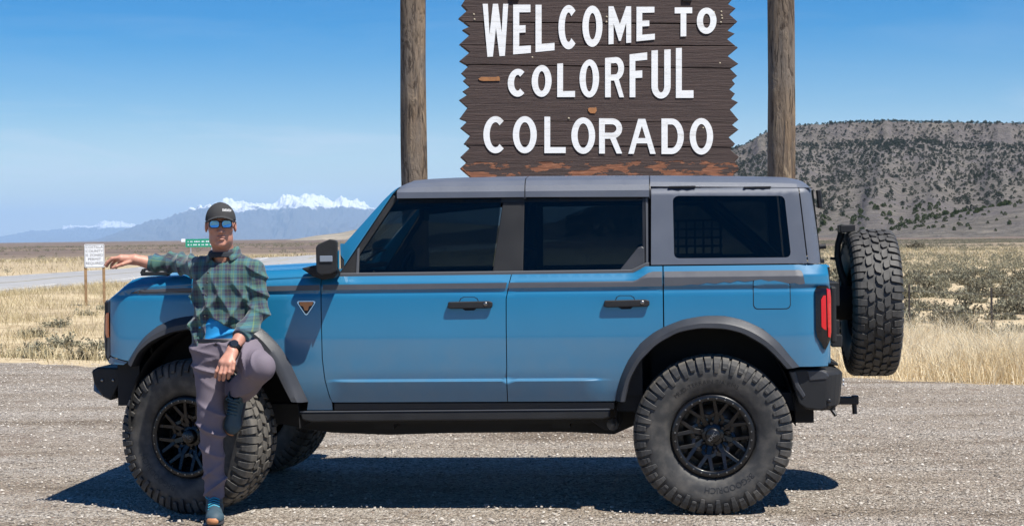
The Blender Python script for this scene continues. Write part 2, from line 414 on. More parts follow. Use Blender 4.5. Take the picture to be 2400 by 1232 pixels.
# flares
def resample(pts, n):
    d = [0]
    for a, b in zip(pts, pts[1:]): d.append(d[-1]+math.hypot(b[0]-a[0], b[1]-a[1]))
    t = np.linspace(0, d[-1], n); return np.stack([np.interp(t, d, [p[0] for p in pts]), np.interp(t, d, [p[1] for p in pts])], 1)
def smooth_poly(p, it=2):
    for _ in range(it): p[1:-1] = .25*p[:-2]+.5*p[1:-1]+.25*p[2:]
    return p
def flare(name, outer, inner, n=56):
    A = smooth_poly(resample(outer, n)); B = smooth_poly(resample(inner, n)); V = []; F = []
    for i in range(n):
        a, b = A[i], B[i]; ya = float(fy(a[0], a[1])); tp = float(taper(a[0]))*.75
        for t, y in ((-.02, ya+.012), (-.02, ya-.004), (.10, ya-.016), (.30, .012+tp), (.55, -.006+tp), (.92, -.008+tp), (1.0, .004+tp), (1.03, .05+tp), (1.03, .14+tp)):
            p = a+(b-a)*t; V.append((p[0], y, p[1]))
    k = 9
    for i in range(n-1):
        for j in range(k-1): F.append((i*k+j, i*k+j+1, (i+1)*k+j+1, (i+1)*k+j))
    F += [tuple(range(k)), tuple(reversed(range((n-1)*k, n*k)))]
    o = MB().add(V, F, True).build(name, M_FLARE, SUV); 
    e = o.modifiers.new('edge', 'EDGE_SPLIT'); e.split_angle = R(38)
    return o
both += [flare('front_flare', FF_OUT, FF_IN), flare('rear_flare', RF_OUT, RF_IN)]
# wheel-well liners
def liner(cx, name):
    m = MB(); V = []; F = []; n = 18
    for i in range(n+1):
        a = math.pi*(i/n)*1.04-.06
        for y in (.07, .62): V.append((cx+.50*math.cos(a), y, .52+.56*math.sin(a)))
    for i in range(n): F.append((2*i, 2*i+1, 2*i+3, 2*i+2))
    V2 = [(cx+.50*math.cos(math.pi*i/n), .62, .52+.56*math.sin(math.pi*i/n)) for i in range(n+1)]
    m.add(V, F, True); m.add(V2, [tuple(range(n+1))]); return m.build(name, M_DARK, SUV)
XR, XF = .3145, -2.6355
both += [liner(.275, 'wheel_liner'), liner(-2.525, 'wheel_liner')]
# fender tops and bonnet
HX = [-3.168,-3.135,-3.10,-3.06,-3.02,-2.97,-2.8,-2.6,-2.4,-2.2,-2.0,-1.892]
def hh(x): return interp(x, [(-3.17,1.226),(-3.13,1.256),(-3.06,1.312),(-3.02,1.342),(-2.97,1.356),(-2.6,1.372),(-2.2,1.389),(-1.9,1.400),(-1.75,1.404)])
def zt(x): return interp(x, [(-3.17,1.215),(-3.135,1.2335),(-3.05,1.2775),(-2.968,1.2875),(-2.166,1.3345),(-1.892,1.3465),(-1.75,1.350)])
def loft(name, xs, sec, mat, smooth=True, mirror=True):
    V = []; F = []
    for x in xs: V += sec(x)
    k = len(sec(xs[0]))
    for i in range(len(xs)-1):
        for j in range(k-1): F.append((i*k+j, i*k+j+1, (i+1)*k+j+1, (i+1)*k+j))
    o = MB().add(V, F, smooth).build(name, mat, SUV); 
    s = o.modifiers.new('solid', 'SOLIDIFY'); s.thickness = .012; s.offset = -1
    return o
def sec_top(x):
    t = float(taper(x)); h = float(hh(x)); z = float(zt(x)); d = h-z
    f0 = float(fy(x, z))
    return [(x, f0, z), (x, f0+.010, z+.25*d), (x, f0+.026, z+.55*d), (x, f0+.05, z+.82*d), (x, f0+.08, z+.95*d), (x, f0+.12, h-.001), (x, f0+.165, h-.006)]
both.append(loft('fender_top', HX, sec_top, M_PAINT))
def sec_hood(x):
    h = float(hh(x)); a = float(fy(x, float(zt(x))))+.172; V = []
    for t, dz in ((0, -.006), (.03, .0), (.12, .004), (.2, .012), (.26, .022), (.4, .024), (.5, .024), (.6, .024), (.74, .022), (.8, .012), (.88, .004), (.97, 0), (1, -.006)):
        V.append((x, a+(2*CY-2*a)*t, h+dz*float(sstep(-3.17, -2.9, x))))
    return V
loft('bonnet', HX[:-1]+[-1.86], sec_hood, M_PAINT)
# trail sights on the fender corners
m = MB(); m.box((-2.90, .235, 1.372), (.17, .03, .022)).box((-2.975, .235, 1.385), (.02, .026, .03), (0, .5, 0)).box((-2.835, .235, 1.385), (.02, .026, .03), (0, -.6, 0)).box((-2.905, .235, 1.398), (.13, .024, .012))
both.append(m.build('trail_sight', M_PLASTIC, SUV, .004))
# cowl, windscreen, pillars
MB().box((-1.83, CY, 1.385), (.12, 1.50, .03), (0, -.15, 0)).build('cowl', M_TRIM, SUV, .006)
AP = [(-1.925,1.356),(-1.800,1.350),(-1.487,1.812),(-1.445,1.855),(-1.470,1.842),(-1.500,1.818),(-1.540,1.779)]
def apf(u, v, d): return (u, float(yglass(u, v))-.006+d, v)
both.append(MB().prism(AP, apf, 0, .085).build('windscreen_pillar', M_PAINT, SUV, .012, 3))
MB().prism([(-1.545,1.778),(-1.470,1.846),(-1.445,1.862),(-1.43,1.852),(-1.455,1.80)], XZ(0), .26, 2*CY-.26).build('windscreen_header', M_PAINT, SUV, .012)
wv = [(-1.885, .22, 1.392), (-1.885, 2*CY-.22, 1.392), (-1.545, 2*CY-.25, 1.785), (-1.545, .25, 1.785)]
MB().add(wv, [(0,1,2,3)]).build('windscreen', M_WIND, SUV)
m = MB()
for y, sx in ((.75, .35), (1.35, .35)): m.tube([(-1.87, y, 1.402), (-1.80, y+.10, 1.47), (-1.79, y+.42, 1.485)], .008, 6)
m.build('wiper', M_TRIM, SUV)
# glasshouse, near side
def gpoly(name, poly, off, th, mat, bevel=0, seg=2):
    return MB().prism(poly, lambda u, v, d: (u, float(yglass(u, v))+off+d, v), 0, th).build(name, mat, SUV, bevel, seg)
both.append(gpoly('door_seal', [(-1.795,1.352),(-1.755,1.352),(-1.462,1.786),(-1.484,1.810)], .004, .05, M_PLASTIC, .004))
both.append(gpoly('window', [(-1.690,1.352),(-1.690,1.505),(-1.466,1.792),(-.862,1.792),(-.918,1.352)], .012, .005, M_GLASS))
both.append(gpoly('window', [(-.744,1.352),(-.732,1.792),(-.060,1.785),(-.060,1.36)], .012, .005, M_GLASS))
both.append(gpoly('sail_trim', [(-1.80,1.352),(-1.684,1.352),(-1.684,1.510)], .0, .04, M_PLASTIC, .003))
both.append(gpoly('division_bar', [(-1.696,1.352),(-1.680,1.352),(-1.676,1.512),(-1.690,1.500)], -.006, .03, M_SATIN, .003))
both.append(gpoly('b_pillar', [(-.915,1.352),(-.855,1.757),(-.732,1.757),(-.741,1.352)], .002, .05, M_PLASTIC, .004))
both.append(gpoly('roof_shade_strip', [(-1.465,1.757),(-1.452,1.792),(-.03,1.783),(-.03,1.756)], .012, .06, M_TRIM))  # black strip put in for the shade under the roof edge
both.append(gpoly('rear_seal', [(-.064,1.392),(-.064,1.772),(-.050,1.772),(-.050,1.392)], -.004, .05, M_TRIM))
both.append(gpoly('rear_seal_bright', [(-.047,1.394),(-.047,1.772),(-.031,1.772),(-.031,1.394)], -.004, .05, M_SATIN, .003))
both.append(gpoly('pillar_filler', [(-.060,1.36),(-.060,1.79),(.02,1.82),(.02,1.36)], .035, .03, M_GAP))
both.append(gpoly('corner_trim', [(-.205,1.354),(-.092,1.492),(-.070,1.499),(-.056,1.490),(-.056,1.392),(-.118,1.354)], -.008, .03, M_FLARE, .006))
def belt():
    pts = [(-1.830,1.349),(-.128,1.351),(-.050,1.388),(-.03,1.390)]; V = []; F = []
    for x, z in pts:
        y = float(fy(x, z))-.001
        V += [(x, y, z-.003), (x, y, z+.013), (x, y+.012, z+.018), (x, y+.05, z+.018)]
    for i in range(3):
        for j in range(3): F.append((i*4+j, i*4+j+1, i*4+j+5, i*4+j+4))
    return MB().add(V, F).build('belt_seal', M_SATIN, SUV)
both.append(belt())
# hardtop
QH = [(.107,1.752),(.112,1.766),(.124,1.775),(.140,1.779),(.700,1.771),(.716,1.767),(.727,1.756),(.731,1.742),(.756,1.457),(.753,1.441),(.743,1.430),(.728,1.427),(.140,1.429),(.124,1.432),(.114,1.441),(.110,1.455)]
HZ = [1.42,1.46,1.5,1.55,1.6,1.65,1.7,1.74,1.77,1.782,1.788,1.794,1.800,1.806,1.812,1.818,1.824]
both.append(panel('hardtop_side', [(-.019,1.394),(.846,1.393),(.8055,1.8135),(-.013,1.8315)], yhard, M_TOP, SUV, holes=[QH], zl=HZ))
both.append(panel('hardtop_corner', [(.8525,1.393),(.927,1.392),(.917,1.52),(.899,1.67),(.886,1.8105),(.8125,1.8128)], yhard, M_TOP, SUV, zl=HZ, dx=.012))
QW = [(.10,1.42),(.77,1.42),(.74,1.785),(.10,1.785)]
both.append(MB().prism(QW, lambda u, v, d: (u, float(.092+(v-1.39)*.14)+d, v), .008, .012).build('quarter_window', M_GLASS, SUV))
def rtop(x): return interp(x, [(-1.462,1.853),(-1.44,1.868),(-1.40,1.884),(-1.3,1.892),(-1.15,1.897),(-.75,1.899),(-.3,1.896),(.2,1.888),(.6,1.877),(.75,1.870),(.82,1.858),(.86,1.842),(.889,1.818)])
def sec_roof(x):
    h = float(rtop(x)); r = x > -.02
    z0 = float(interp(x, [(-1.47,1.788),(-.73,1.785),(-.021,1.776)])) if not r else float(interp(x, [(-.02,1.8355),(.8,1.8175),(.889,1.811)]))
    z1 = float(interp(x, [(-1.47,1.822),(-.02,1.814)])) if not r else z0+.003
    y0 = .152 if not r else .172+.0*x
    g = .085*float(sstep(.80, .90, x))
    d = h-z1
    return [(x, y0+g, z0), (x, y0+.002+g, z1), (x, y0+.020+g, z1+.42*d), (x, y0+.052+g, z1+.76*d), (x, y0+.095+g, z1+.94*d), (x, y0+.15+g, h), (x, .45, h+.014), (x, .7, h+.022), (x, CY, h+.026)]
def roof(name, xs):
    def sec(x):
        s = sec_roof(x); return s+[(p[0], 2*CY-p[1], p[2]) for p in s[-2::-1]]
    o = loft(name, xs, sec, M_TOP); e = o.modifiers.new('edge', 'EDGE_SPLIT'); e.split_angle = R(17); return o
roof('roof_panel', [-1.460,-1.445,-1.42,-1.40,-1.35,-1.3,-1.15,-1.0,-.85,-.7310])
roof('roof_panel', [-.7245,-.6,-.45,-.3,-.15,-.0255])
roof('rear_roof', [-.0185,.1,.3,.5,.65,.75,.80,.83,.855,.875,.889])
m = MB()
for x in (-.7278, -.022):
    s = sec_roof(-.728 if x < -.1 else -.03); pts = [(x, p[1]+.01, p[2]-.010) for p in s]
    m.tube(pts+[(x, 2*CY-p[1]-.01, p[2]-.010) for p in s[-2::-1]], .010, 6)
m.build('roof_joint', M_TRIM, SUV)
for x0, x1 in ((.085, .235), (.505, .655)):
    z = interp((x0+x1)/2, [(-.02,1.8345),(.8,1.8165)])
    both.append(MB().box(((x0+x1)/2, .168, float(z)), (x1-x0, .02, .008)).build('roof_latch', M_TRIM, SUV))
both.append(MB().prism([(-.013,1.8315),(.8125,1.8135),(.886,1.811),(.886,1.814),(.8125,1.8165),(-.013,1.8345)], XZ(.175), 0, .03).build('roof_seam', M_GAP, SUV))
# rear: tailgate, glass, tub
MB().box((.962, CY, 1.10), (.045, 1.50, .56)).build('tailgate', M_PAINT, SUV, .012)
MB().prism([(.915,1.40),(.935,1.40),(.895,1.80),(.875,1.80)], XZ(.22), 0, 2*CY-.44).build('rear_window', M_GLASS, SUV)
m = MB(); m.box((-.45, CY, .62), (2.9, 1.66, .10)).box((-1.86, CY, 1.0), (.06, 1.5, .66)).box((-2.45, CY, 1.06), (1.15, 1.02, .46)).box((.45, CY, .95), (.95, .95, .6))
m.box((.93, CY, 1.10), (.03, 1.6, .52))
for s in (0, 1):
    y = .115 if s == 0 else 2*CY-.115
    m.box((-.95, y+.03*(1-2*s), .99), (1.75, .03, .66)).box((.5, y+.05*(1-2*s), 1.26), (.95, .03, .22))
m.box((-1.62, CY, 1.22), (.42, 1.5, .24))
m.build('cabin_tub', M_DARK, SUV)
# seats, steering wheel, cage
def seat(x, y):
    m = MB(); m.box((x, y, .92), (.50, .50, .16)).box((x+.27, y, 1.20), (.14, .48, .60), (0, .2, 0)).box((x+.37, y, 1.60), (.09, .27, .19), (0, .15, 0)).box((x+.355, y-.06, 1.49), (.02, .02, .1)).box((x+.355, y+.06, 1.49), (.02, .02, .1))
    return m.build('seat', M_SEAT, SUV, .04, 3)
for y in (.58, 1.38):
    seat(-1.16, y); seat(-.36, y)
m = MB(); ring = [(-1.50+.05*math.sin(a)*1.2, .58+.185*math.cos(a), 1.30+.175*math.sin(a)) for a in np.linspace(0, 2*math.pi, 25)]
m.tube(ring, .014, 8, caps=False).tube([(-1.58, .58, 1.26), (-1.49, .58, 1.30)], .04, 8).box((-1.49, .58, 1.30), (.02, .34, .03)); m.build('steering_wheel', M_TRIM, SUV)
MB().box((-1.42, CY, 1.70), (.03, .24, .07)).tube([(-1.47, CY, 1.80), (-1.43, CY, 1.71)], .01, 6).build('inside_mirror', M_TRIM, SUV, .012)
m = MB()
for y in (.27, 2*CY-.27):
    m.tube([(-1.52, y, 1.74), (-.8, y, 1.80), (0, y, 1.79), (.30, y, 1.77)], .028, 8).tube([(-.80, y, 1.80), (-.80, y-.05 if y < 1 else y+.05, 1.30)], .028, 8)
    m.tube([(.02, y, 1.79), (.02, y, 1.35)], .028, 8).tube([(.30, y, 1.77), (.72, y, 1.40)], .028, 8)
m.tube([(-.80, .27, 1.80), (-.80, 2*CY-.27, 1.80)], .028, 8).tube([(.02, .27, 1.79), (.02, 2*CY-.27, 1.79)], .028, 8)
m.build('roll_cage', M_TRIM, SUV)
m = MB()
for i in range(7): m.box((.10+.055*i, 2*CY-.30, 1.54), (.014, .006, .24))
for j in range(5): m.box((.265, 2*CY-.302, 1.43+.055*j), (.36, .006, .014))
m.build('storage_panel', M_DARK, SUV)
# decals along the belt
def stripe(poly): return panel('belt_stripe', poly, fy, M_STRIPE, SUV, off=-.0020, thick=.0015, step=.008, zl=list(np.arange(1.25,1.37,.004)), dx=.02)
both.append(stripe([(-3.012,1.262),(-2.955,1.2835),(-2.80,1.2900),(-2.3,1.2965),(-1.896,1.302),(-1.895,1.272),(-2.4,1.268)]))
both.append(stripe([(-1.878,1.302),(-.827,1.304),(-.836,1.273),(-1.877,1.272)]))
both.append(stripe([(-.817,1.304),(-.118,1.306),(-.095,1.314),(-.035,1.350),(-.010,1.357),(.042,1.357),(.042,1.275),(-.822,1.273)]))
jag = [(.83,1.281),(.80,1.277),(.775,1.286),(.74,1.283),(.70,1.293),(.66,1.300),(.63,1.297),(.59,1.307),(.55,1.302),(.50,1.296),(.46,1.303),(.42,1.291),(.385,1.297),(.34,1.287),(.29,1.292),(.24,1.281),(.20,1.284),(.15,1.277),(.054,1.276)]  # ragged lower edge: a reflection drawn into the decal outline
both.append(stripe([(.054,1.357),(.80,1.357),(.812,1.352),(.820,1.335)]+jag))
# fuel flap with its shut line
def rrect(x0, x1, z0, z1, r, n=6, cut=0):
    P = []
    for cx, cz, a0, rr in ((x1-r, z0+r, -90, r), (x1-r-cut, z1-r-cut, 0, r+cut), (x0+r, z1-r, 90, r), (x0+r, z0+r, 180, r)):
        for k in range(n+1):
            a = R(a0+90*k/n); P.append((cx+rr*math.cos(a), cz+rr*math.sin(a)))
    return P
ff = panel('fuel_flap_gap', rrect(.543, .750, 1.1415, 1.3165, .026, cut=.025), fy, M_GAP, SUV, off=-.0006, thick=.0005, step=.012)
ff2 = panel('fuel_flap', rrect(.5475, .7455, 1.146, 1.312, .024, cut=.024), fy, M_PAINT, ff, off=-.0016, thick=.001, step=.012)
# door handles
def handle(x0, parent):
    m = MB(); z = 1.183; x1 = x0+.256
    poly = [(x0, 1.166), (x0+.006, 1.200), (x1-.02, 1.203), (x1, 1.196), (x1, 1.172), (x1-.012, 1.163), (x0+.02, 1.161)]
    m.prism(poly, XZ(.026), 0, .016)
    m.box((x0+.022, .048, 1.182), (.036, .03, .030)).box((x1-.026, .048, 1.182), (.044, .03, .030))
    o = m.build('door_handle', M_PLASTIC, SUV, .006, 3)
    c = panel('handle_cup', [(x0+.062, 1.196), (x0+.072, 1.218), (x0+.09, 1.227), (x0+.152, 1.226), (x0+.170, 1.216), (x0+.178, 1.196), (x0+.172, 1.168), (x0+.150, 1.150), (x0+.10, 1.149), (x0+.072, 1.166)], lambda x, z: fy(x, z)+.0, M_GAP, o, off=-.0010, thick=.0008, step=.008)
    MB().lathe([(0, .0235), (.010, .0235), (.012, .027)], 16, (x1-.040, 0, 1.186)).build('lock', M_STEEL, o)
    c2 = panel('cup_shell', [(x0+.068, 1.198), (x0+.077, 1.216), (x0+.092, 1.2235), (x0+.150, 1.2225), (x0+.166, 1.213), (x0+.172, 1.198)], lambda x, z: fy(x, z), M_PAINT, o, off=-.0018, thick=.0008, step=.008)
    return o
both += [handle(-1.164, front_door), handle(-.286, rear_door)]
# badge
def badge():
    def tri(s, dz=0):
        c = (-1.9725, 1.178); P = [(-.0525,.029),(-.044,.0345),(.044,.0345),(.0525,.029),(.051,.020),(.008,-.043),(0,-.047),(-.008,-.043),(-.051,.020)]
        return [(c[0]+p[0]*s, c[1]+dz+p[1]*s) for p in P]
    o = panel('badge', tri(1), fy, M_CHROME, SUV, off=-.005, thick=.005, step=.01)
    panel('badge_field', tri(.84), fy, M_TRIM, o, off=-.0062, thick=.001, step=.01)
    panel('badge_bar', [(-2.014,1.208),(-1.931,1.208),(-1.938,1.187),(-1.955,1.182),(-1.964,1.158),(-1.981,1.158),(-1.990,1.182),(-2.007,1.187)], fy, M_BADGE, o, off=-.0072, thick=.001, step=.01)
    return o
both.append(badge())
# door mirror: post, head, indicator lens
m = MB()
m.prism([(-1.985,1.398),(-1.925,1.412),(-1.865,1.420),(-1.795,1.402),(-1.775,1.365),(-1.80,1.342),(-1.86,1.332),(-1.92,1.352)], XZ(0), -.02, .10)
post = m.build('mirror_post', M_PLASTIC, SUV, .012, 3)
m = MB(); hd = [(-1.872,1.378),(-1.872,1.518),(-1.858,1.534),(-1.795,1.560),(-1.760,1.556),(-1.752,1.545),(-1.754,1.385),(-1.79,1.366),(-1.85,1.362)]
m.prism(hd, lambda u, v, d: (u-.17*(d+.145), d, v), -.145, .055)
head = m.build('mirror_head', M_PLASTIC, SUV, .016, 3)
MB().box((-1.815, -.1475, 1.452), (.072, .008, .034)).build('indicator_lens', simple('indicator_clear', (.20, .24, .30), .2, coat=.6), head, .003)
MB().box((-1.747, -.04, 1.465), (.006, .15, .14), (0, 0, .05)).build('mirror_glass', simple('mirror_silver', (.8,.82,.84), .03, metal=1), head)
both += [post, head]
# sills, rock rail, bumpers
both.append(MB().box((-1.03, .175, .607), (1.60, .17, .044)).build('sill', M_TRIM, SUV, .006))
m = MB(); m.prism([(-2.030,.578),(-.258,.586),(-.258,.540),(-.30,.530),(-1.96,.520),(-2.015,.532)], XZ(.085), 0, .10)
rail = m.build('rock_rail', M_PLASTIC, SUV, .010, 3)
both.append(rail)
both.append(MB().box((-1.14, .092, .5835), (1.77, .022, .006), (0, -.0045, 0)).build('rail_tread', M_SATIN, SUV))
RB = [(.735,.797),(.80,.805),(.965,.806),(1.035,.792),(1.052,.770),(1.050,.745),(1.034,.60),(1.015,.582),(.965,.572),(.83,.584),(.79,.612)]
def planx(u, v, d):      # bumper corners swept in towards the ends
    t = min(d, 1.78-d)
    return (u-.10*max(0, (.16-t)/.16)**2*max(0, (u-.86)/.2), .09+d, v)
m = MB(); ds = [0, .02, .05, .09, .16, .89, 1.62, 1.69, 1.73, 1.76, 1.78]; V = []; F = []; k = len(RB)
for d in ds: V += [planx(u, v, d) for u, v in RB]
for i in range(len(ds)-1):
    for j in range(k): F.append((i*k+j, i*k+(j+1) % k, (i+1)*k+(j+1) % k, (i+1)*k+j))
F += [tuple(range(k)), tuple(reversed(range((len(ds)-1)*k, len(ds)*k)))]
rbump = m.add(V, F).build('rear_bumper', M_PLASTIC, SUV, .012, 3)
up = MB().prism([(.838,.7985),(.97,.7995),(1.028,.784),(1.040,.766),(1.026,.747),(.852,.740)], lambda u, v, d: (planx(u, v, d)[0], .085+d, v), 0, .03).build('bumper_cap', M_FLARE, rbump, .006)
MB().prism([(.742,.790),(.775,.797),(.795,.72),(.83,.66),(.815,.640),(.775,.70)], XZ(.083), 0, .03).build('bumper_wing', M_FLARE, rbump, .006)
MB().lathe([(0, -.004), (.010, -.004), (.013, 0)], 14, (.958, .089, .628)).build('parking_sensor', M_TRIM, rbump)
MB().prism([(.962,.812),(1.035,.806),(1.03,.825),(.985,.845),(.966,.845)], XZ(.30), 0, 1.36).build('bumper_step', M_PLASTIC, rbump, .006)
m = MB()
for z in (.730, .708): m.lathe([(0, 0), (.009, .002), (.009, .01)], 10, (1.046, .22, z), axis='X')
m.build('reversing_lamp', M_CLEAR, rbump)
m = MB(); MB().box((1.09, CY, .542), (.22, .055, .046)).box((1.205, CY, .545), (.04, .05, .055)).tube([(1.200, CY, .53), (1.203, CY, .46)], .016, 8).build('tow_hitch', M_TRIM, SUV, .006)
m = MB(); m.tube([(1.00, .55, .56), (1.04, .52, .50)], .012, 6)
m.build('bumper_strut', M_TRIM, SUV, .006)
FB = [(-3.297,.808),(-3.262,.828),(-3.088,.822),(-3.094,.795),(-3.158,.672),(-3.180,.630),(-3.232,.655),(-3.283,.73)]
MB().box((-3.05, .42, .86), (.13, .50, .50)).box((-3.05, 2*CY-.42, .86), (.13, .50, .50)).box((-3.05, CY, .86), (.10, .7, .4)).build('arch_plug', M_DARK, SUV)  # dark filler boxes added to block daylight through the arch front
fb = MB().prism(FB, XZ(.24), 0, 2*CY-.48).build('front_bumper', M_PLASTIC, SUV, .012, 3)
for x in (-3.232, -3.165): MB().lathe([(0, -.006), (.008, -.006), (.009, 0)], 8, (x, .24, .752)).build('bumper_bolt', M_STEEL, fb)
M_HOOK = simple('hook_blue_reflection', (.03, .10, .20), .4)  # blue reflection on the dark hook, put into its base colour
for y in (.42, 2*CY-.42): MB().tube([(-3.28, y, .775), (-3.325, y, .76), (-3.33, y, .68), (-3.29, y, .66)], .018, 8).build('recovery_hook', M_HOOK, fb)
MB().prism([(-3.18,.65),(-3.05,.70),(-2.99,.62),(-3.05,.575),(-3.13,.60)], XZ(.34), 0, 2*CY-.68).build('skid_plate', M_DARK, SUV, .01)
m = MB(); m.box((-3.155, CY, 1.05), (.07, 1.62, .33)); m.build('grille', M_TRIM, SUV, .01)
m = MB()
for k in range(6): m.box((-3.197, CY, .93+.05*k), (.02, 1.1, .022))
m.build('grille_bar', M_PLASTIC, SUV, .004)
HL = [(-3.143,1.228),(-3.188,1.222),(-3.203,1.12),(-3.207,1.02),(-3.202,.945),(-3.190,.905),(-3.163,.880),(-3.143,.902)]
hl = MB().prism(HL, lambda u, v, d: (u, float(fy(u, v))+.0+d*1.0, v), .002, .24).build('headlight', M_FLARE, SUV, .008)
panel('side_marker', [(-3.181,1.135),(-3.168,1.150),(-3.150,1.152),(-3.150,1.010),(-3.168,1.006),(-3.183,1.03)], fy, M_ORANGE, hl, off=-.006, thick=.006, step=.01)
MB().lathe([(0, 0), (.085, .0), (.09, .03)], 28, (-3.212, .36, 1.07), axis='X').build('headlamp_lens', M_CLEAR, hl)
both.append(hl)
# tail lamp
TL = [(.886,1.248),(.894,1.262),(.910,1.268),(.962,1.264),(.976,1.245),(.981,1.205),(.979,1.00),(.972,.968),(.945,.918),(.936,.915),(.915,.955),(.893,.985),(.886,1.03)]
tl = panel('tail_lamp', TL, fy, M_SMOKE, SUV, off=-.012, thick=.02, step=.012, dx=.012)
panel('lamp_bar', [(.918,1.192),(.932,1.214),(.947,1.214),(.947,1.022),(.932,1.028),(.918,1.042)], fy, M_RED, tl, off=-.0145, thick=.003, dx=.012)
panel('lamp_bar', [(.953,1.252),(.975,1.246),(.979,1.20),(.977,1.01),(.971,.978),(.956,.985)], fy, M_RED, tl, off=-.016, thick=.004, dx=.012)
both.append(tl)
both.append(MB().box((1.0, .27, 1.10), (.035, .10, .32)).build('gate_bumper', M_PLASTIC, SUV, .012))
# spare carrier, third lamp, rear wiper and hinge
m = MB(); m.lathe([(0, .975), (.20, .975), (.19, 1.03), (.11, 1.08), (.10, 1.20), (0, 1.20)], 24, (0, CY, 1.135), axis='X')
m.box((1.03, CY-.1, 1.20), (.10, .5, .14)).box((1.03, CY-.1, 1.00), (.10, .5, .10)).box((1.04, .45, .94), (.06, .08, .07))
m.tube([(1.155, CY, 1.15), (1.150, CY, 1.26), (1.125, CY, 1.33), (1.107, CY, 1.42), (1.112, CY, 1.49), (1.135, CY, 1.56)], [.028, .025, .022, .020, .020, .024], 8)
m.box((1.162, CY, 1.584), (.090, .17, .046)).tube([(1.065, CY, 1.405), (1.105, CY, 1.402)], .010, 6)
m.build('spare_carrier', M_PLASTIC, SUV, .005)
MB().tube([(.93, .70, 1.475), (1.01, .70, 1.482)], .016, 8).build('wiper_pivot', M_TRIM, SUV, .005)
MB().box((.947, .42, 1.755), (.024, .06, .105), (0, -.1, 0)).build('glass_hinge', M_TRIM, SUV, .005)
MB().box((.955, .40, 1.40), (.03, .05, .025)).build('gate_latch', M_TRIM, SUV, .005)
# underbody
m = MB()
for y in (.42, 2*CY-.42): m.box((-1.05, y, .535), (3.9, .09, .12))
m.box((-1.5, CY, .49), (1.2, .45, .16)).box((-.4, CY+.1, .50), (1.0, .35, .12)).box((-2.3, CY, .58), (.7, .5, .2)).box((-1.6, CY, .47), (.12, 1.1, .06)).box((-.55, CY, .49), (.10, 1.2, .08))
m.tube([(-2.2, 1.25, .47), (-.9, 1.35, .47), (-.2, 1.35, .50)], .035, 8)
m.tube([(XR, .25, .445), (XR, 2*CY-.25, .445)], .045, 10).tube([(XR, CY-.16, .445), (XR, CY, .445), (XR, CY+.16, .445)], [.06, .16, .06], 12)
m.tube([(XF, .28, .445), (XF, 2*CY-.28, .445)], .035, 10).tube([(-.95, CY, .50), (XR, CY, .47)], .03, 8)
m.prism([(-2.7,.50),(-2.3,.46),(-1.95,.40),(-1.6,.385),(-1.25,.395),(-.55,.40),(-.25,.385),(-.1,.45),(-.1,.56),(-2.7,.56)], XZ(.60), 0, .78)
m.build('underbody', M_DARK, SUV)
both.append(MB().prism([(-.40,.575),(-.20,.575),(-.20,.485),(-.215,.455),(-.25,.435),(-.30,.445),(-.375,.50)], XZ(.30), 0, .04).build('link_bracket', M_DARK, SUV, .008))
both.append(MB().lathe([(0, -.02), (.014, -.02), (.016, -.008), (.034, -.006), (.036, .0)], 16, (-.248, .298, .478)).build('bracket_bolt', M_SATIN, SUV))
m = MB(); m.tube([(.62, .50, .56), (.80, .50, .555), (.84, .50, .555)], [.085, .085, .06], 16); m.build('muffler', M_RUST, SUV)

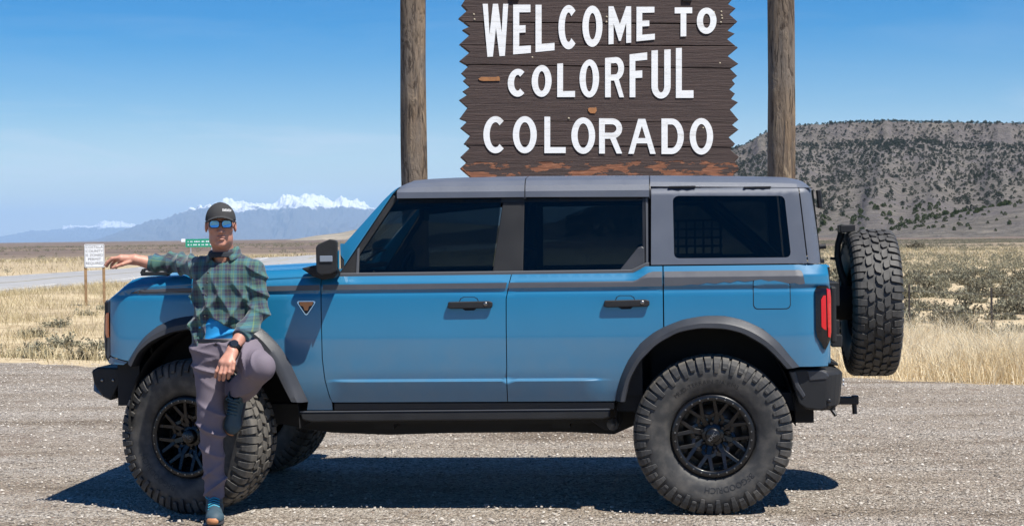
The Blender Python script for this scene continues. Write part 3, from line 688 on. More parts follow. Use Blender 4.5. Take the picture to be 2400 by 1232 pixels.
# ---------------------------------------------------------------- wheels (axis along Y, outer face -Y)
RT = .445
def lug_lathe():
    m = MB()
    side = [(.232,.105),(.240,.128),(.262,.143),(.30,.153),(.34,.1575),(.365,.157),(.372,.1535),(.392,.151),(.415,.141),(.428,.122),(.431,.08),(.432,0)]
    prof = [(r, -w) for r, w in side]+[(r, w) for r, w in side[-2::-1]]
    m.lathe(prof, 96)
    def pt(s, w, r): a = s/RT; return (r*math.cos(a), w, r*math.sin(a))
    n = 54; p = 2*math.pi*RT/n
    for sgn in (-1, 1):
        for k in range(n):
            s0 = k*p+(p*.5 if sgn > 0 else 0); lg = k % 2 == 0; g = .0205 if lg else .0198
            sec = [(.078 if lg else .094, .424), (.078 if lg else .094, .4445), (.116, .4415), (.136, .4355), (.1500, .4245), (.1580, .409), (.1622, .392), (.1650, .372 if lg else .386), (.1640, .352 if lg else .374), (.155, .353 if lg else .375), (.146, .39), (.130, .41)]
            V = []
            for e in (-1, 1):
                for w, r in sec:
                    sk = .10*(.155-w) if lg else -.05*(.155-w)
                    gg = g*(1.0 if w > .10 else .82)*(1-.34*min(1, max(0, (.43-r)/.07)) if w > .14 else 1)
                    V.append(pt(s0+e*gg+sk*sgn+.0, sgn*w, r))
            q = len(sec)
            F = [tuple(range(q)), tuple(reversed(range(q, 2*q)))]+[(i, i+q, (i+1) % q+q, (i+1) % q) for i in range(q)]
            m.add(V, F)
            if False:      # small sidewall biter under the long lug
                sec2 = [(.1535, .384), (.1605, .381), (.160, .371), (.153, .371)]
                V = [pt(s0+e*.012, sgn*w, r) for e in (-1, 1) for w, r in sec2]
                m.add(V, [(0,1,2,3), (7,6,5,4)]+[(i, i+4, (i+1) % 4+4, (i+1) % 4) for i in range(4)])
    nc = 36; pc = 2*math.pi*RT/nc
    for row, (w0, hw, tilt, ph) in enumerate(((-.0545, .0215, .55, 0.0), (-.003, .0235, -.5, .35), (.0505, .0215, .55, .7))):
        for k in range(nc):
            s0 = (k+ph)*pc; odd = (k+row) % 2
            hl_ = pc*.40 if odd else pc*.34
            poly = [(-hl_, -hw*.7), (-hl_*.35, -hw), (hl_, -hw*.85), (hl_*1.0, hw*.55), (hl_*.3, hw), (-hl_*.9, hw*.9)]
            P = [(s0+u+tilt*v*.7, w0+v+(.004 if odd else -.003)) for u, v in poly]
            V = [pt(s, w, .426) for s, w in P]+[pt(s, w, .4455-.0012*abs(w)/.05) for s, w in P]; q = 6
            m.add(V, [tuple(range(q)), tuple(reversed(range(q, 2*q)))]+[(i, i+q, (i+1) % q+q, (i+1) % q) for i in range(q)])
    return m
def bend_text(txt, size, r, a_mid, y):
    V, F = text_mesh(txt, size, 'CENTER')
    out = []
    for v in V:
        a = a_mid-v.x/(r+size*.35); rr = r+v.y; out.append((rr*math.cos(a), y, rr*math.sin(a)))
    return out, F
def make_wheel(parent, rubber):
    m = MB()
    m.lathe([(.205, .13), (.200, .02), (.198, -.06), (.205, -.118), (.214, -.128), (.232, -.132), (.236, -.122), (.236, -.10)], 64)
    m.lathe([(0, .0), (.198, .0)], 48)
    def sp(u, v, d): return (u, d, v)
    m.lathe([(0, -.085), (.055, -.085), (.066, -.078), (.070, -.05), (.070, .0)], 36)
    ns = 8
    for k in range(ns):
        a = 2*math.pi*k/ns+.2
        def bar(r0, a0, r1, a1, w0, w1, y0, y1, th=.030):
            p0 = Vector((r0*math.cos(a0), y0, r0*math.sin(a0))); p1 = Vector((r1*math.cos(a1), y1, r1*math.sin(a1)))
            t = (p1-p0); t.y = 0; t.normalize(); nn = Vector((-t.z, 0, t.x))
            V = [p0+nn*w0, p0-nn*w0, p1-nn*w1, p1+nn*w1]; V = V+[v+Vector((0, th, 0)) for v in V]
            c = Vector((0, .006, 0)); V[0] += c*0
            m.add(V, [(0,1,2,3), (7,6,5,4), (0,4,5,1), (1,5,6,2), (2,6,7,3), (3,7,4,0)])
        bar(.055, a, .125, a, .017, .0140, -.078, -.098)
        bar(.112, a+.03, .205, a+.205, .0125, .0100, -.096, -.122)
        bar(.112, a-.03, .205, a-.205, .0125, .0100, -.096, -.122)
        bar(.066, a+math.pi/ns, .105, a+math.pi/ns, .011, .013, -.070, -.085)
        bar(.105, a+math.pi/ns, .128, a+.06, .011, .011, -.085, -.098); bar(.105, a+math.pi/ns, .128, a+2*math.pi/ns-.06, .011, .011, -.085, -.098)
    w = m.build('wheel', M_WHEEL, parent, .0025, 1)
    t = lug_lathe().build('tyre', rubber, w); t.modifiers.new('bevel', 'BEVEL').width = .0018
    t.modifiers['bevel'].segments = 1; t.modifiers['bevel'].limit_method = 'ANGLE'; t.modifiers['bevel'].angle_limit = R(50)
    m = MB(); m.lathe([(.196, -.120), (.197, -.138), (.201, -.141), (.222, -.141), (.231, -.136), (.232, -.125)], 72); ring = m.build('clamp_ring', M_WHEEL, w)
    m = MB()
    for k in range(28):
        a = 2*math.pi*k/28; m.lathe([(0, -.1475), (.0042, -.1475), (.0052, -.140)], 6, (.212*math.cos(a), 0, .212*math.sin(a)), smooth=False)
    tag(m.build('ring_bolt', M_STEEL, w), kind='stuff')
    for k in range(6):
        m = MB(); a = 2*math.pi*k/6+.3; m.lathe([(0, -.102), (.007, -.102), (.0095, -.095), (.0095, -.07)], 6, (.0595*math.cos(a)*1.12, 0, .0595*math.sin(a)*1.12), smooth=False)
        m.build('wheel_nut', M_WHEEL, w)
    cap = MB().lathe([(0, -.122), (.034, -.122), (.040, -.117), (.043, -.09)], 32).build('hub_cap', M_WHEEL, w)
    V, F = text_mesh('KMC', .030); ca, sa = math.cos(R(28)), math.sin(R(28)); mx = sum(v.x for v in V)/len(V); my = sum(v.y for v in V)/len(V)
    m = MB(); m.add([((v.x-mx)*ca-(v.y-my)*sa, -.1226, (v.x-mx)*sa+(v.y-my)*ca) for v in V], F); m.build('cap_lettering', M_CAPTXT, w)
    for txt, am, rr, sz in (('MUD-TERRAIN T/A KM3', R(78), .292, .036), ('BFGOODRICH', R(268), .285, .046)):
        V, F = bend_text(txt, sz, rr, am, 0)
        V2 = []
        for v in V:
            r = math.hypot(v[0], v[2]); y = -float(np.interp(r, [.262,.30,.34,.365], [.143,.153,.1575,.157]))-.0016; V2.append((v[0], y, v[2]))
        m = MB(); m.add(V2, F); m.build('sidewall_lettering', M_TYRETXT, w)
    m = MB().lathe([(.07, -.03), (.165, -.03), (.165, -.012), (.07, -.012)], 40); m.build('brake_disc', M_STEEL, w)
    return w
w0 = make_wheel(SUV, M_RUBBER)
def clone(o, parent):
    c = o.copy(); COL.objects.link(c); c.parent = parent
    for ch in list(o.children): clone(ch, c)
    return c
STEER = R(17)
w0.location = (XR, .165, RT-.004); w0.rotation_euler = (0, R(-20), 0)
wf = clone(w0, SUV); wf.location = (XF, .165, RT-.004); wf.rotation_euler = Euler((0, R(40), -STEER), 'XYZ')
wr2 = clone(w0, SUV); wr2.location = (XR, 2*CY-.165, RT-.004); wr2.rotation_euler = Euler((0, 0, math.pi), 'XYZ')
wf2 = clone(w0, SUV); wf2.location = (XF, 2*CY-.165, RT-.004); wf2.rotation_euler = Euler((0, 0, math.pi-STEER), 'XYZ')
sp_ = make_wheel(SUV, M_SPARE_RUBBER); sp_.scale = (1, .90, 1); sp_.location = (1.300, CY, 1.135); sp_.rotation_euler = Euler((0, R(13), R(90)), 'XYZ')
sp_['label'] = 'spare wheel mounted upright on the tailgate'
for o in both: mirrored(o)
# ================================================================== the welcome sign
def mat_plank():
    m, nt, b = new_mat('weathered_brown_paint')
    geo = coords(nt, (1, 1, 1))
    oi = node(nt, 'ShaderNodeObjectInfo')
    gr = noise(nt, coords(nt, (1.6, 1.6, 42)), 1.0, 8, .68)            # long wood grain
    fine = noise(nt, coords(nt, (7, 7, 150)), 1.0, 6, .7)
    base = ramp(nt, gr, [(.25, (.030, .019, .017)), (.50, (.052, .032, .028)), (.78, (.078, .048, .041))])
    pale = ramp(nt, fine, [(.62, 0.0), (.74, .8)])
    base = mixc(nt, math_(nt, 'MULTIPLY', pale, ramp(nt, noise(nt, geo, 3.5, 4), [(.38, 0.0), (.55, 1.0)])), base, (.26, .215, .18))
    # bare orange wood where the paint has flaked, worst along the bottom board
    z = node(nt, 'ShaderNodeSeparateXYZ'); nt.links.new(geo, z.inputs[0])
    low = ramp(nt, math_(nt, 'ADD', z.outputs['Z'], 1.0-2.857), [(.20, 1.0), (.30, .90), (.43, .0), (1.0, 0.0)])
    pk = noise(nt, coords(nt, (3.2, 3.2, 11)), 1.0, 7, .62)
    peel = ramp(nt, math_(nt, 'MULTIPLY', low, ramp(nt, pk, [(.46, 0.0), (.54, 1.0)])), [(.44, 0.0), (.50, 1.0)])
    ocol = ramp(nt, noise(nt, coords(nt, (9, 9, 40)), 1.0, 5), [(.3, (.155, .058, .030)), (.6, (.27, .105, .050)), (.8, (.33, .19, .125))])
    nt.links.new(mixc(nt, peel, base, ocol), b.inputs['Base Color'])
    b.inputs['Roughness'].default_value = .72
    h = math_(nt, 'SUBTRACT', math_(nt, 'ADD', gr, math_(nt, 'MULTIPLY', fine, .7)), math_(nt, 'MULTIPLY', peel, .5))
    bump(nt, b, h, .75, .012); return m
def mat_white_letter():
    m, nt, b = new_mat('white_sign_paint')
    f = noise(nt, coords(nt, (3, 3, 30)), 1.0, 7, .65); g = noise(nt, coords(nt, (14, 14, 60)), 1.0, 5)
    c = ramp(nt, f, [(.28, (.58, .57, .54)), (.45, (.78, .79, .79)), (.8, (.83, .84, .84))])
    chip = noise(nt, coords(nt, (22, 22, 75)), 1.0, 6, .7)
    c = mixc(nt, ramp(nt, g, [(.60, 0.0), (.70, .5)]), c, (.46, .40, .33)); nt.links.new(mixc(nt, ramp(nt, chip, [(.70, 0.0), (.73, .9)]), c, (.085, .055, .046)), b.inputs['Base Color'])
    b.inputs['Roughness'].default_value = .6; bump(nt, b, f, .35, .006); return m
def mat_log():
    m, nt, b = new_mat('weathered_log')
    f = noise(nt, coords(nt, (16, 16, 1.3)), 1.0, 8, .66, .6); g = noise(nt, coords(nt, (40, 40, 4)), 1.0, 6, .7); p = noise(nt, coords(nt, (3, 3, 1.2)), 1.0, 4)
    c = ramp(nt, f, [(.34, (.035, .022, .014)), (.44, (.15, .092, .048)), (.56, (.27, .175, .092)), (.72, (.40, .30, .20))])
    c = mixc(nt, ramp(nt, p, [(.36, .15), (.60, .75)]), c, (.20, .172, .145))
    c = mixc(nt, ramp(nt, g, [(.36, 1.0), (.44, 0.0)]), c, (.030, .020, .014))
    fl = noise(nt, coords(nt, (13, 13, 3.2)), 1.0, 6, .7, 1.2)
    c = mixc(nt, ramp(nt, fl, [(.40, .85), (.46, 0.0)]), c, (.055, .036, .024)); c = mixc(nt, ramp(nt, fl, [(.58, 0.0), (.66, .6)]), c, (.43, .33, .215))
    nt.links.new(c, b.inputs['Base Color']); b.inputs['Roughness'].default_value = .85
    bump(nt, b, math_(nt, 'ADD', math_(nt, 'ADD', f, fl), math_(nt, 'MULTIPLY', g, .6)), 1.0, .03); return m
M_PLANK = mat_plank(); M_LETTER = mat_white_letter(); M_LOG = mat_log()
M_IRON = simple('black_iron', (.010, .010, .011), .5); M_NAIL = simple('nail_putty', (.42, .36, .26), .7)
M_BARE = simple('bare_wood_patch', (.33, .145, .055), .8, var=.2, vscale=30)
SIGN_C = Vector((-.470, 5.60, 2.857)); SIGN_A = R(12)
SIGN = empty('welcome_sign', (SIGN_C.x, SIGN_C.y, 0.0), 'dark brown plank welcome sign with white raised letters behind the blue SUV', 'sign')
SIGN.rotation_euler = (0, 0, SIGN_A)
ZC = SIGN_C.z
LET = [('W', (-1.036, 0.754), (-0.809, 0.755), (-0.815, 0.299), (-1.043, 0.284)), ('E', (-0.765, 0.748), (-0.608, 0.749), (-0.613, 0.323), (-0.771, 0.31)), ('L', (-0.566, 0.748), (-0.396, 0.748), (-0.401, 0.347), (-0.571, 0.33)), ('C', (-0.361, 0.746), (-0.185, 0.747), (-0.19, 0.358), (-0.366, 0.352)), ('O', (-0.146, 0.742), (0.035, 0.743), (0.031, 0.381), (-0.15, 0.373)), ('M', (0.09, 0.737), (0.294, 0.738), (0.291, 0.416), (0.086, 0.4)), ('E', (0.343, 0.734), (0.509, 0.735), (0.506, 0.444), (0.339, 0.427)), ('T', (0.69, 0.73), (0.85, 0.731), (0.847, 0.476), (0.687, 0.468)), ('O', (0.892, 0.729), (1.073, 0.73), (1.07, 0.499), (0.89, 0.491)), ('C', (-0.821, 0.178), (-0.65, 0.188), (-0.654, -0.063), (-0.824, -0.063)), ('O', (-0.607, 0.21), (-0.429, 0.222), (-0.432, -0.065), (-0.611, -0.065)), ('L', (-0.378, 0.229), (-0.218, 0.239), (-0.222, -0.067), (-0.382, -0.067)), ('O', (-0.178, 0.258), (-0.001, 0.273), (-0.005, -0.072), (-0.182, -0.071)), ('R', (0.053, 0.279), (0.225, 0.294), (0.22, -0.07), (0.049, -0.07)), ('F', (0.275, 0.311), (0.435, 0.33), (0.43, -0.07), (0.271, -0.07)), ('U', (0.474, 0.345), (0.649, 0.357), (0.644, -0.082), (0.469, -0.082)), ('L', (0.697, 0.367), (0.858, 0.375), (0.853, -0.077), (0.692, -0.077)), ('C', (-1.043, -0.233), (-0.835, -0.234), (-0.839, -0.561), (-1.047, -0.56)), ('O', (-0.781, -0.234), (-0.567, -0.235), (-0.571, -0.563), (-0.785, -0.562)), ('L', (-0.499, -0.24), (-0.308, -0.24), (-0.312, -0.563), (-0.503, -0.562)), ('O', (-0.258, -0.247), (-0.043, -0.248), (-0.047, -0.571), (-0.261, -0.57)), ('R', (-0.008, -0.256), (0.201, -0.257), (0.198, -0.57), (-0.011, -0.569)), ('A', (0.257, -0.262), (0.505, -0.263), (0.502, -0.575), (0.253, -0.573)), ('D', (0.558, -0.26), (0.763, -0.261), (0.759, -0.578), (0.555, -0.577)), ('O', (0.816, -0.257), (1.031, -0.258), (1.027, -0.585), (0.812, -0.583))]
TEETH_L = [(-1.172, 0.82), (-1.222, 0.745), (-1.173, 0.696), (-1.25, 0.628), (-1.152, 0.557), (-1.217, 0.527), (-1.153, 0.482), (-1.245, 0.4), (-1.155, 0.329), (-1.247, 0.253), (-1.168, 0.208), (-1.23, 0.148), (-1.185, 0.107), (-1.215, 0.081), (-1.156, 0.028), (-1.22, -0.013), (-1.179, -0.043), (-1.252, -0.088), (-1.177, -0.156), (-1.25, -0.253), (-1.186, -0.28), (-1.244, -0.336), (-1.158, -0.404), (-1.215, -0.475), (-1.163, -0.513), (-1.247, -0.591), (-1.195, -0.64), (-1.252, -0.692), (-1.151, -0.78)]
TEETH_R = [(1.184, 0.847), (1.219, 0.802), (1.183, 0.763), (1.253, 0.725), (1.194, 0.671), (1.268, 0.607), (1.177, 0.526), (1.243, 0.499), (1.172, 0.45), (1.269, 0.373), (1.174, 0.297), (1.272, 0.228), (1.196, 0.182), (1.259, 0.12), (1.211, 0.082), (1.238, 0.048), (1.187, -0.002), (1.237, -0.04), (1.201, -0.086), (1.264, -0.117), (1.189, -0.182), (1.266, -0.274), (1.207, -0.32), (1.265, -0.363), (1.174, -0.431), (1.232, -0.489), (1.189, -0.542), (1.27, -0.608), (1.231, -0.646), (1.273, -0.712), (1.21, -0.776)]

def tooth_side(T, z1, z0):
    """tooth outline between two heights, top to bottom"""
    P = [p for p in T if z0 < p[1] < z1]
    us = [p[0] for p in T][::-1]; zs = [p[1] for p in T][::-1]
    return [(float(np.interp(z1, zs, us)), z1)]+P+[(float(np.interp(z0, zs, us)), z0)]
JOINTS = [(.845, .835), (.595, .584), (.392, .388), (.220, .187), (-.272, -.299), (-.486, -.519), (-.80, -.80)]
PLANK_Y = [0, .004, -.003, .002, -.002, .003]
def plank_outline(i):
    (a, b), (c, d) = JOINTS[i], JOINTS[i+1]; g = .0014
    Lp = tooth_side(TEETH_L, a-g, c+g); Rp = tooth_side(TEETH_R, b-g, d+g)
    out = list(Lp)
    n = 14; r_ = random.Random(i)
    bl, br = Lp[-1], Rp[-1]
    out += [(bl[0]+(br[0]-bl[0])*k/n, bl[1]+(br[1]-bl[1])*k/n+r_.uniform(0, .0035)) for k in range(1, n)]
    out += Rp[::-1]
    tl_, tr_ = Lp[0], Rp[0]
    out += [(tr_[0]+(tl_[0]-tr_[0])*k/n, tr_[1]+(tl_[1]-tr_[1])*k/n-r_.uniform(0, .0035)) for k in range(1, n)]
    return out
for i in range(6):
    y = PLANK_Y[i]
    MB().prism(plank_outline(i), lambda u, v, d: (u, y+d, ZC+v), 0, .075).build('plank', M_PLANK, SIGN, .006, 2)
MB().box((0, .085, ZC+.02), (2.28, .012, 1.58)).box((0, .095+.02, ZC), (2.2, .03, .10)).box((-.78, .10, ZC+.02), (.09, .05, 1.55)).box((.80, .10, ZC+.02), (.09, .05, 1.55)).build('back_batten', M_PLANK, SIGN)
# letters: strokes drawn in a unit square, mapped onto each letter's own quadrilateral
def arc(cx, cy, rx, ry, a0, a1, n=20): return [(cx+rx*math.cos(R(a0+(a1-a0)*k/n)), cy+ry*math.sin(R(a0+(a1-a0)*k/n))) for k in range(n+1)]
def letter_geo(ch, sx, sy):
    """closed outlines in the unit square (y up); sx, sy are stroke widths across and along"""
    if ch == 'O':
        return [('ring', arc(.5, .5, .5, .5, 0, 360, 36)[:-1], arc(.5, .5, .5-sx, .5-sy, 0, 360, 36)[:-1])]
    if ch == 'C':
        o = arc(.52, .5, .52, .5, 48, 312, 30); i_ = arc(.52, .5, .52-sx, .5-sy, 312, 48, 30); return [('poly', o+i_)]
    if ch == 'L': return [('poly', [(0,0),(1,0),(1,sy),(sx,sy),(sx,1),(0,1)])]
    if ch == 'E': return [('poly', [(0,0),(1,0),(1,sy),(sx,sy),(sx,.5-sy*.45),(.7,.5-sy*.45),(.7,.5+sy*.5),(sx,.5+sy*.5),(sx,1-sy),(.98,1-sy),(.98,1),(0,1)])]
    if ch == 'F': return [('poly', [(0,0),(sx,0),(sx,.44),(.72,.44),(.72,.44+sy),(sx,.44+sy),(sx,1-sy),(1,1-sy),(1,1),(0,1)])]
    if ch == 'T': return [('poly', [(.5-sx/2,0),(.5+sx/2,0),(.5+sx/2,1-sy),(1,1-sy),(1,1),(0,1),(0,1-sy),(.5-sx/2,1-sy)])]
    if ch == 'U':
        o = arc(.5, .26, .5, .26, 180, 360, 20); i_ = arc(.5, .26, .5-sx, .26-sy*.8, 360, 180, 20)
        return [('poly', [(0,1)]+o+[(1,1),(1-sx,1)]+i_+[(sx,1)])]
    if ch == 'W':
        return [('poly', [(0,1),(.19,0),(.40,0),(.52,.55),(.66,0),(.87,0),(1,1),(.80,1),(.745,.45),(.60,1),(.40,1),(.27,.42),(.20,1)])]
    if ch == 'M':
        return [('poly', [(0,0),(0,1),(.22,1),(.5,.52),(.78,1),(1,1),(1,0),(.78,0),(.78,.55),(.54,.07),(.46,.07),(.22,.55),(.22,0)])]
    if ch == 'A':
        return [('poly', [(0,0),(.36,1),(.62,1),(1,0),(.80,0),(.69,.30),(.30,.30),(.20,0)]), ('hole', [(.36,.45),(.63,.45),(.495,.80)])]
    if ch == 'D':
        return [('ring', [(0,0),(.45,0)]+arc(.45, .5, .55, .5, -90, 90, 22)[1:]+[(0,1)], [(sx,sy),(.45,sy)]+arc(.45, .5, .55-sx, .5-sy, -90, 90, 22)[1:]+[(sx,1-sy)])]
    if ch == 'R':
        return [('poly', [(0,0),(sx,0),(sx,.42),(.48,.42),(.76,0),(1,0),(.72,.45)]+arc(.55, .71, .45, .29, -62, 90, 16)+[(0,1)]), ('hole', [(sx,.42+sy),(.55,.42+sy)]+arc(.55, .71, .45-sx, .29-sy, -90, 90, 14)[1:-1]+[(.55,1-sy),(sx,1-sy)])]
def letter_mesh(ch, quad, y0, depth=.022):
    tl_, tr_, br_, bl_ = quad
    wdt = ((tr_[0]-tl_[0])+(br_[0]-bl_[0]))/2; hgt = ((tl_[1]-bl_[1])+(tr_[1]-br_[1]))/2
    st = .052 if hgt < .40 else .054
    sx = st/wdt; sy = min(.24, (st*1.02 if hgt < .36 else st*1.25)/hgt)
    if ch in 'OCUD': sx *= 1.08
    g = letter_geo(ch, sx, sy)
    outer = [x for x in g if x[0] in ('poly', 'ring')][0][1]
    hole = g[0][2] if g[0][0] == 'ring' else (g[1][1] if len(g) > 1 else None)
    loops = [densify(outer, .2)]+([densify(hole, .2)] if hole else [])
    P = []; E = []
    for lp in loops:
        o = len(P); P += lp; E += [(o+i, o+(i+1) % len(lp)) for i in range(len(lp))]
    res = delaunay_2d_cdt([Vector(p) for p in P], E, [], 0, 1e-6)
    v2 = np.array([tuple(v) for v in res[0]]); T = np.array([t for t in res[2] if len(t) == 3]); c = v2[T].mean(axis=1)
    ok = inside(outer, c[:, 0], c[:, 1])
    if hole: ok &= ~inside(hole, c[:, 0], c[:, 1])
    def mp(u, v):
        t = (tl_[0]+(tr_[0]-tl_[0])*u, tl_[1]+(tr_[1]-tl_[1])*u); b_ = (bl_[0]+(br_[0]-bl_[0])*u, bl_[1]+(br_[1]-bl_[1])*u)
        return b_[0]+(t[0]-b_[0])*v, b_[1]+(t[1]-b_[1])*v
    m = MB(); n = len(v2); Vf = [(mp(*p)[0], y0-depth, ZC+mp(*p)[1]) for p in v2]
    m.add(Vf, [tuple(map(int, t)) for t in T[ok]])
    for lp in loops:
        q = [mp(*p) for p in lp]; k = len(q)
        m.add([(a, y0-depth, ZC+b_) for a, b_ in q]+[(a, y0+.004, ZC+b_) for a, b_ in q], [(i, i+k, (i+1) % k+k, (i+1) % k) for i in range(k)])
    return m
for ch, *quad in LET:
    letter_mesh(ch, quad, -.003, .003).build('letter', M_LETTER, SIGN)
# posts, beam, hangers, nails
def log_post(name, u, z0, z1, r, seed):
    r_ = random.Random(seed); n = 28; k = 40; V = []; F = []
    ph = [r_.uniform(0, 6.28) for _ in range(8)]
    for i in range(k+1):
        z = z0+(z1-z0)*i/k; dx = .008*math.sin(z*1.3+ph[0])
        for j in range(n):
            a = 2*math.pi*j/n
            rr = r*(1+.035*math.sin(2*a+ph[1]+z*.5)+.02*math.sin(5*a+ph[2]+1.7*math.sin(z*.8))+.016*math.sin(11*a+ph[3]+3*math.sin(z*1.1+ph[4]))+.012*math.sin(17*a+z*2+ph[5]))*(1-.012*(z-2.8))
            V.append((u+dx+rr*math.cos(a), .02+rr*math.sin(a), z))
    for i in range(k):
        for j in range(n): F.append((i*n+j, i*n+(j+1) % n, (i+1)*n+(j+1) % n, (i+1)*n+j))
    F.append(tuple(range(k*n, k*n+n)))
    return MB().add(V, F, True).build(name, M_LOG, SIGN)
log_post('post', -1.650, -.4, 4.95, .116, 3); log_post('post', 1.668, -.4, 4.95, .122, 9)
m = MB(); m.tube([(-2.1, .02, 4.62), (0, .02, 4.64), (2.1, .02, 4.62)], .13, 18); m.build('cross_beam', M_LOG, SIGN)
for u in (-.755, .805):
    m = MB(); m.box((u, .03, ZC+.825), (.085, .10, .07)).tube([(u, .03, ZC+.84), (u, .03, 4.60)], .016, 8); m.build('hanger', M_IRON, SIGN)
for u, v in [(-1.115,.662),(-1.11,.618),(.073,.645),(.07,.60),(1.118,.695),(1.12,.66),(1.125,.635),(1.113,.60),(1.10,.235),(-.60,.285),(-.28,-.255),(.94,-.345),(1.05,.69)]:
    MB().lathe([(0, -.004), (.008, -.004), (.010, .004)], 8, (u, 0, ZC+v)).build('nail', M_NAIL, SIGN)
def patch(P): return MB().prism(P, lambda u, v, d: (u, -.0060+d, ZC+v), 0, .0045).build('bare_patch', M_BARE, SIGN)
patch([(-1.083,.096),(-1.058,.112),(-.93,.110),(-.905,.117),(-.892,.106),(-.893,.078),(-1.04,.076),(-1.07,.082)])
patch([(-.106,-.168),(-.088,-.160),(-.050,-.162),(-.032,-.155),(-.028,-.190),(-.045,-.212),(-.085,-.210),(-.104,-.19)])

# ================================================================== small road signs
M_POSTW = simple('treated_timber', (.26, .165, .085), .8, grain=.5, gscale=60, var=.3, vscale=10)
M_SIGNW = simple('white_sheeting', (.72, .75, .80), .45, var=.04)
M_SIGNBK = simple('sign_black', (.02, .022, .03), .5); M_SIGNG = simple('green_sheeting', (.012, .26, .15), .4, var=.05); M_ALU = simple('aluminium', (.55, .56, .58), .45, metal=.6)
cs = empty('zoning_sign', (-14.83, 33.95, -.25), 'white county zoning notice on two timber posts in the dry grass', 'sign'); cs.rotation_euler = (0, 0, R(19))
zb = 1.565-44.6*math.tan(R(.115))+.25+.02; zt_ = zb; zl_ = 1.565-44.6*math.tan(R(.895))+.25
pw, ph_ = .52, zt_-zl_
for s in (-1, 1): MB().box((s*.235, .05, (zt_-.06)/2-.2), (.075, .075, zt_-.06+.4)).build('post', M_POSTW, cs, .006)
P = rrect(-pw/2, pw/2, zl_, zt_, .04)
pn = MB().prism(P, XZ(0), -.006, .006).build('notice_panel', M_SIGNW, cs)
def ring_border(P, k): c = (0, (zl_+zt_)/2); return [(c[0]+(p[0]-c[0])*k, c[1]+(p[1]-c[1])*(1-(1-k)*pw/ph_)) for p in P]
Po, Pi = ring_border(P, .95), ring_border(P, .915); n = len(Po)
MB().add([(p[0], -.0075, p[1]) for p in Po]+[(p[0], -.0075, p[1]) for p in Pi], [(i, (i+1) % n, (i+1) % n+n, i+n) for i in range(n)]).build('panel_border', M_SIGNBK, pn)
m = MB()
for i, t in enumerate(('COSTILLA', 'COUNTY', 'IS ZONED', 'PERMIT', 'REQUIRED')):
    V, F = text_mesh(t, .105); w_ = max(v.x for v in V)-min(v.x for v in V); k = min(1.0, .44/w_)
    z = zt_-.115-i*(ph_-.09)/5.0
    m.add([(v.x*k, -.0075, z+v.y*.95) for v in V], F)
m.build('notice_lettering', M_SIGNBK, pn)
gs = empty('guide_sign', (-30.85, 102.3, -.2), 'distant green guide sign on a thin post beside the road', 'sign'); gs.rotation_euler = (0, 0, R(16))
za = 1.565+.3-.02
MB().tube([(-.65, .05, -.3), (-.65, .05, za)], .04, 8).tube([(.75, .05, -.3), (.75, .05, za)], .04, 8).build('post', M_ALU, gs)
gp = MB().prism(rrect(-1.0, 1.05, za-.56, za, .06), XZ(0), -.01, .01).build('guide_panel', M_SIGNG, gs)
m = MB(); r_ = random.Random(4)
for row in (0, 1):
    u = -.85
    while u < .9:
        w_ = r_.uniform(.05, .10); m.box((u+w_/2, -.013, za-.18-.22*row), (w_, .004, r_.choice((.07, .09)))); u += w_+r_.choice((.025, .025, .11))
m.build('guide_lettering', M_SIGNW, gp)
MB().prism(rrect(-1.28, -1.0, za-.20, za+.02, .04), XZ(0), -.008, .008).build('white_tab', M_SIGNW, gs)
# ================================================================== terrain
def polar(az, r): return (r*math.sin(R(az))+CAM_POS[0], r*math.cos(R(az))+CAM_POS[1])
EDGE = [(-60,30),(-20,17.5),(-12,13.2),(-8.5,11.8),(-7.2,11.2),(-4,10.4),(0,9.6),(1.7,9.0),(2.1,8.55),(3.7,7.7),(6,6.6),(12,3.5),(30,-6)]   # far edge of the gravel
ex = [p[0] for p in EDGE]; eyy = [p[1] for p in EDGE]
def edge_y(x): return np.interp(x, ex, eyy)+.22*fnoise(np.asarray(x)*1.1, 0, 5, 3)
def terrain(x, y):
    x = np.asarray(x, dtype=float); y = np.asarray(y, dtype=float)
    d = y-np.interp(x, ex, eyy)
    off = sstep(.2, 4.5, d)
    z = -.26*off+off*.10*fnoise(x*.35, y*.35, 1, 3)*sstep(3, 12, d)
    z = z+.24*np.exp(-((x+18.6+.03*(y-40))/2.6)**2)*sstep(22, 30, y)*(1-sstep(70, 95, y))      # low bank before the road
    rr = np.hypot(x, y+9.28)
    flat = np.exp(-((x+28.5+.03*(y-60))/9.0)**2)*(y > 20)            # road bench
    z = z+(1-.85*flat)*.28*fnoise(x*.045, y*.045, 2, 3)*sstep(40, 160, rr)
    z = z+1.2*fnoise(x*.006, y*.006, 3, 3)*sstep(300, 1500, rr)-1.0*sstep(300, 1500, rr)
    return z
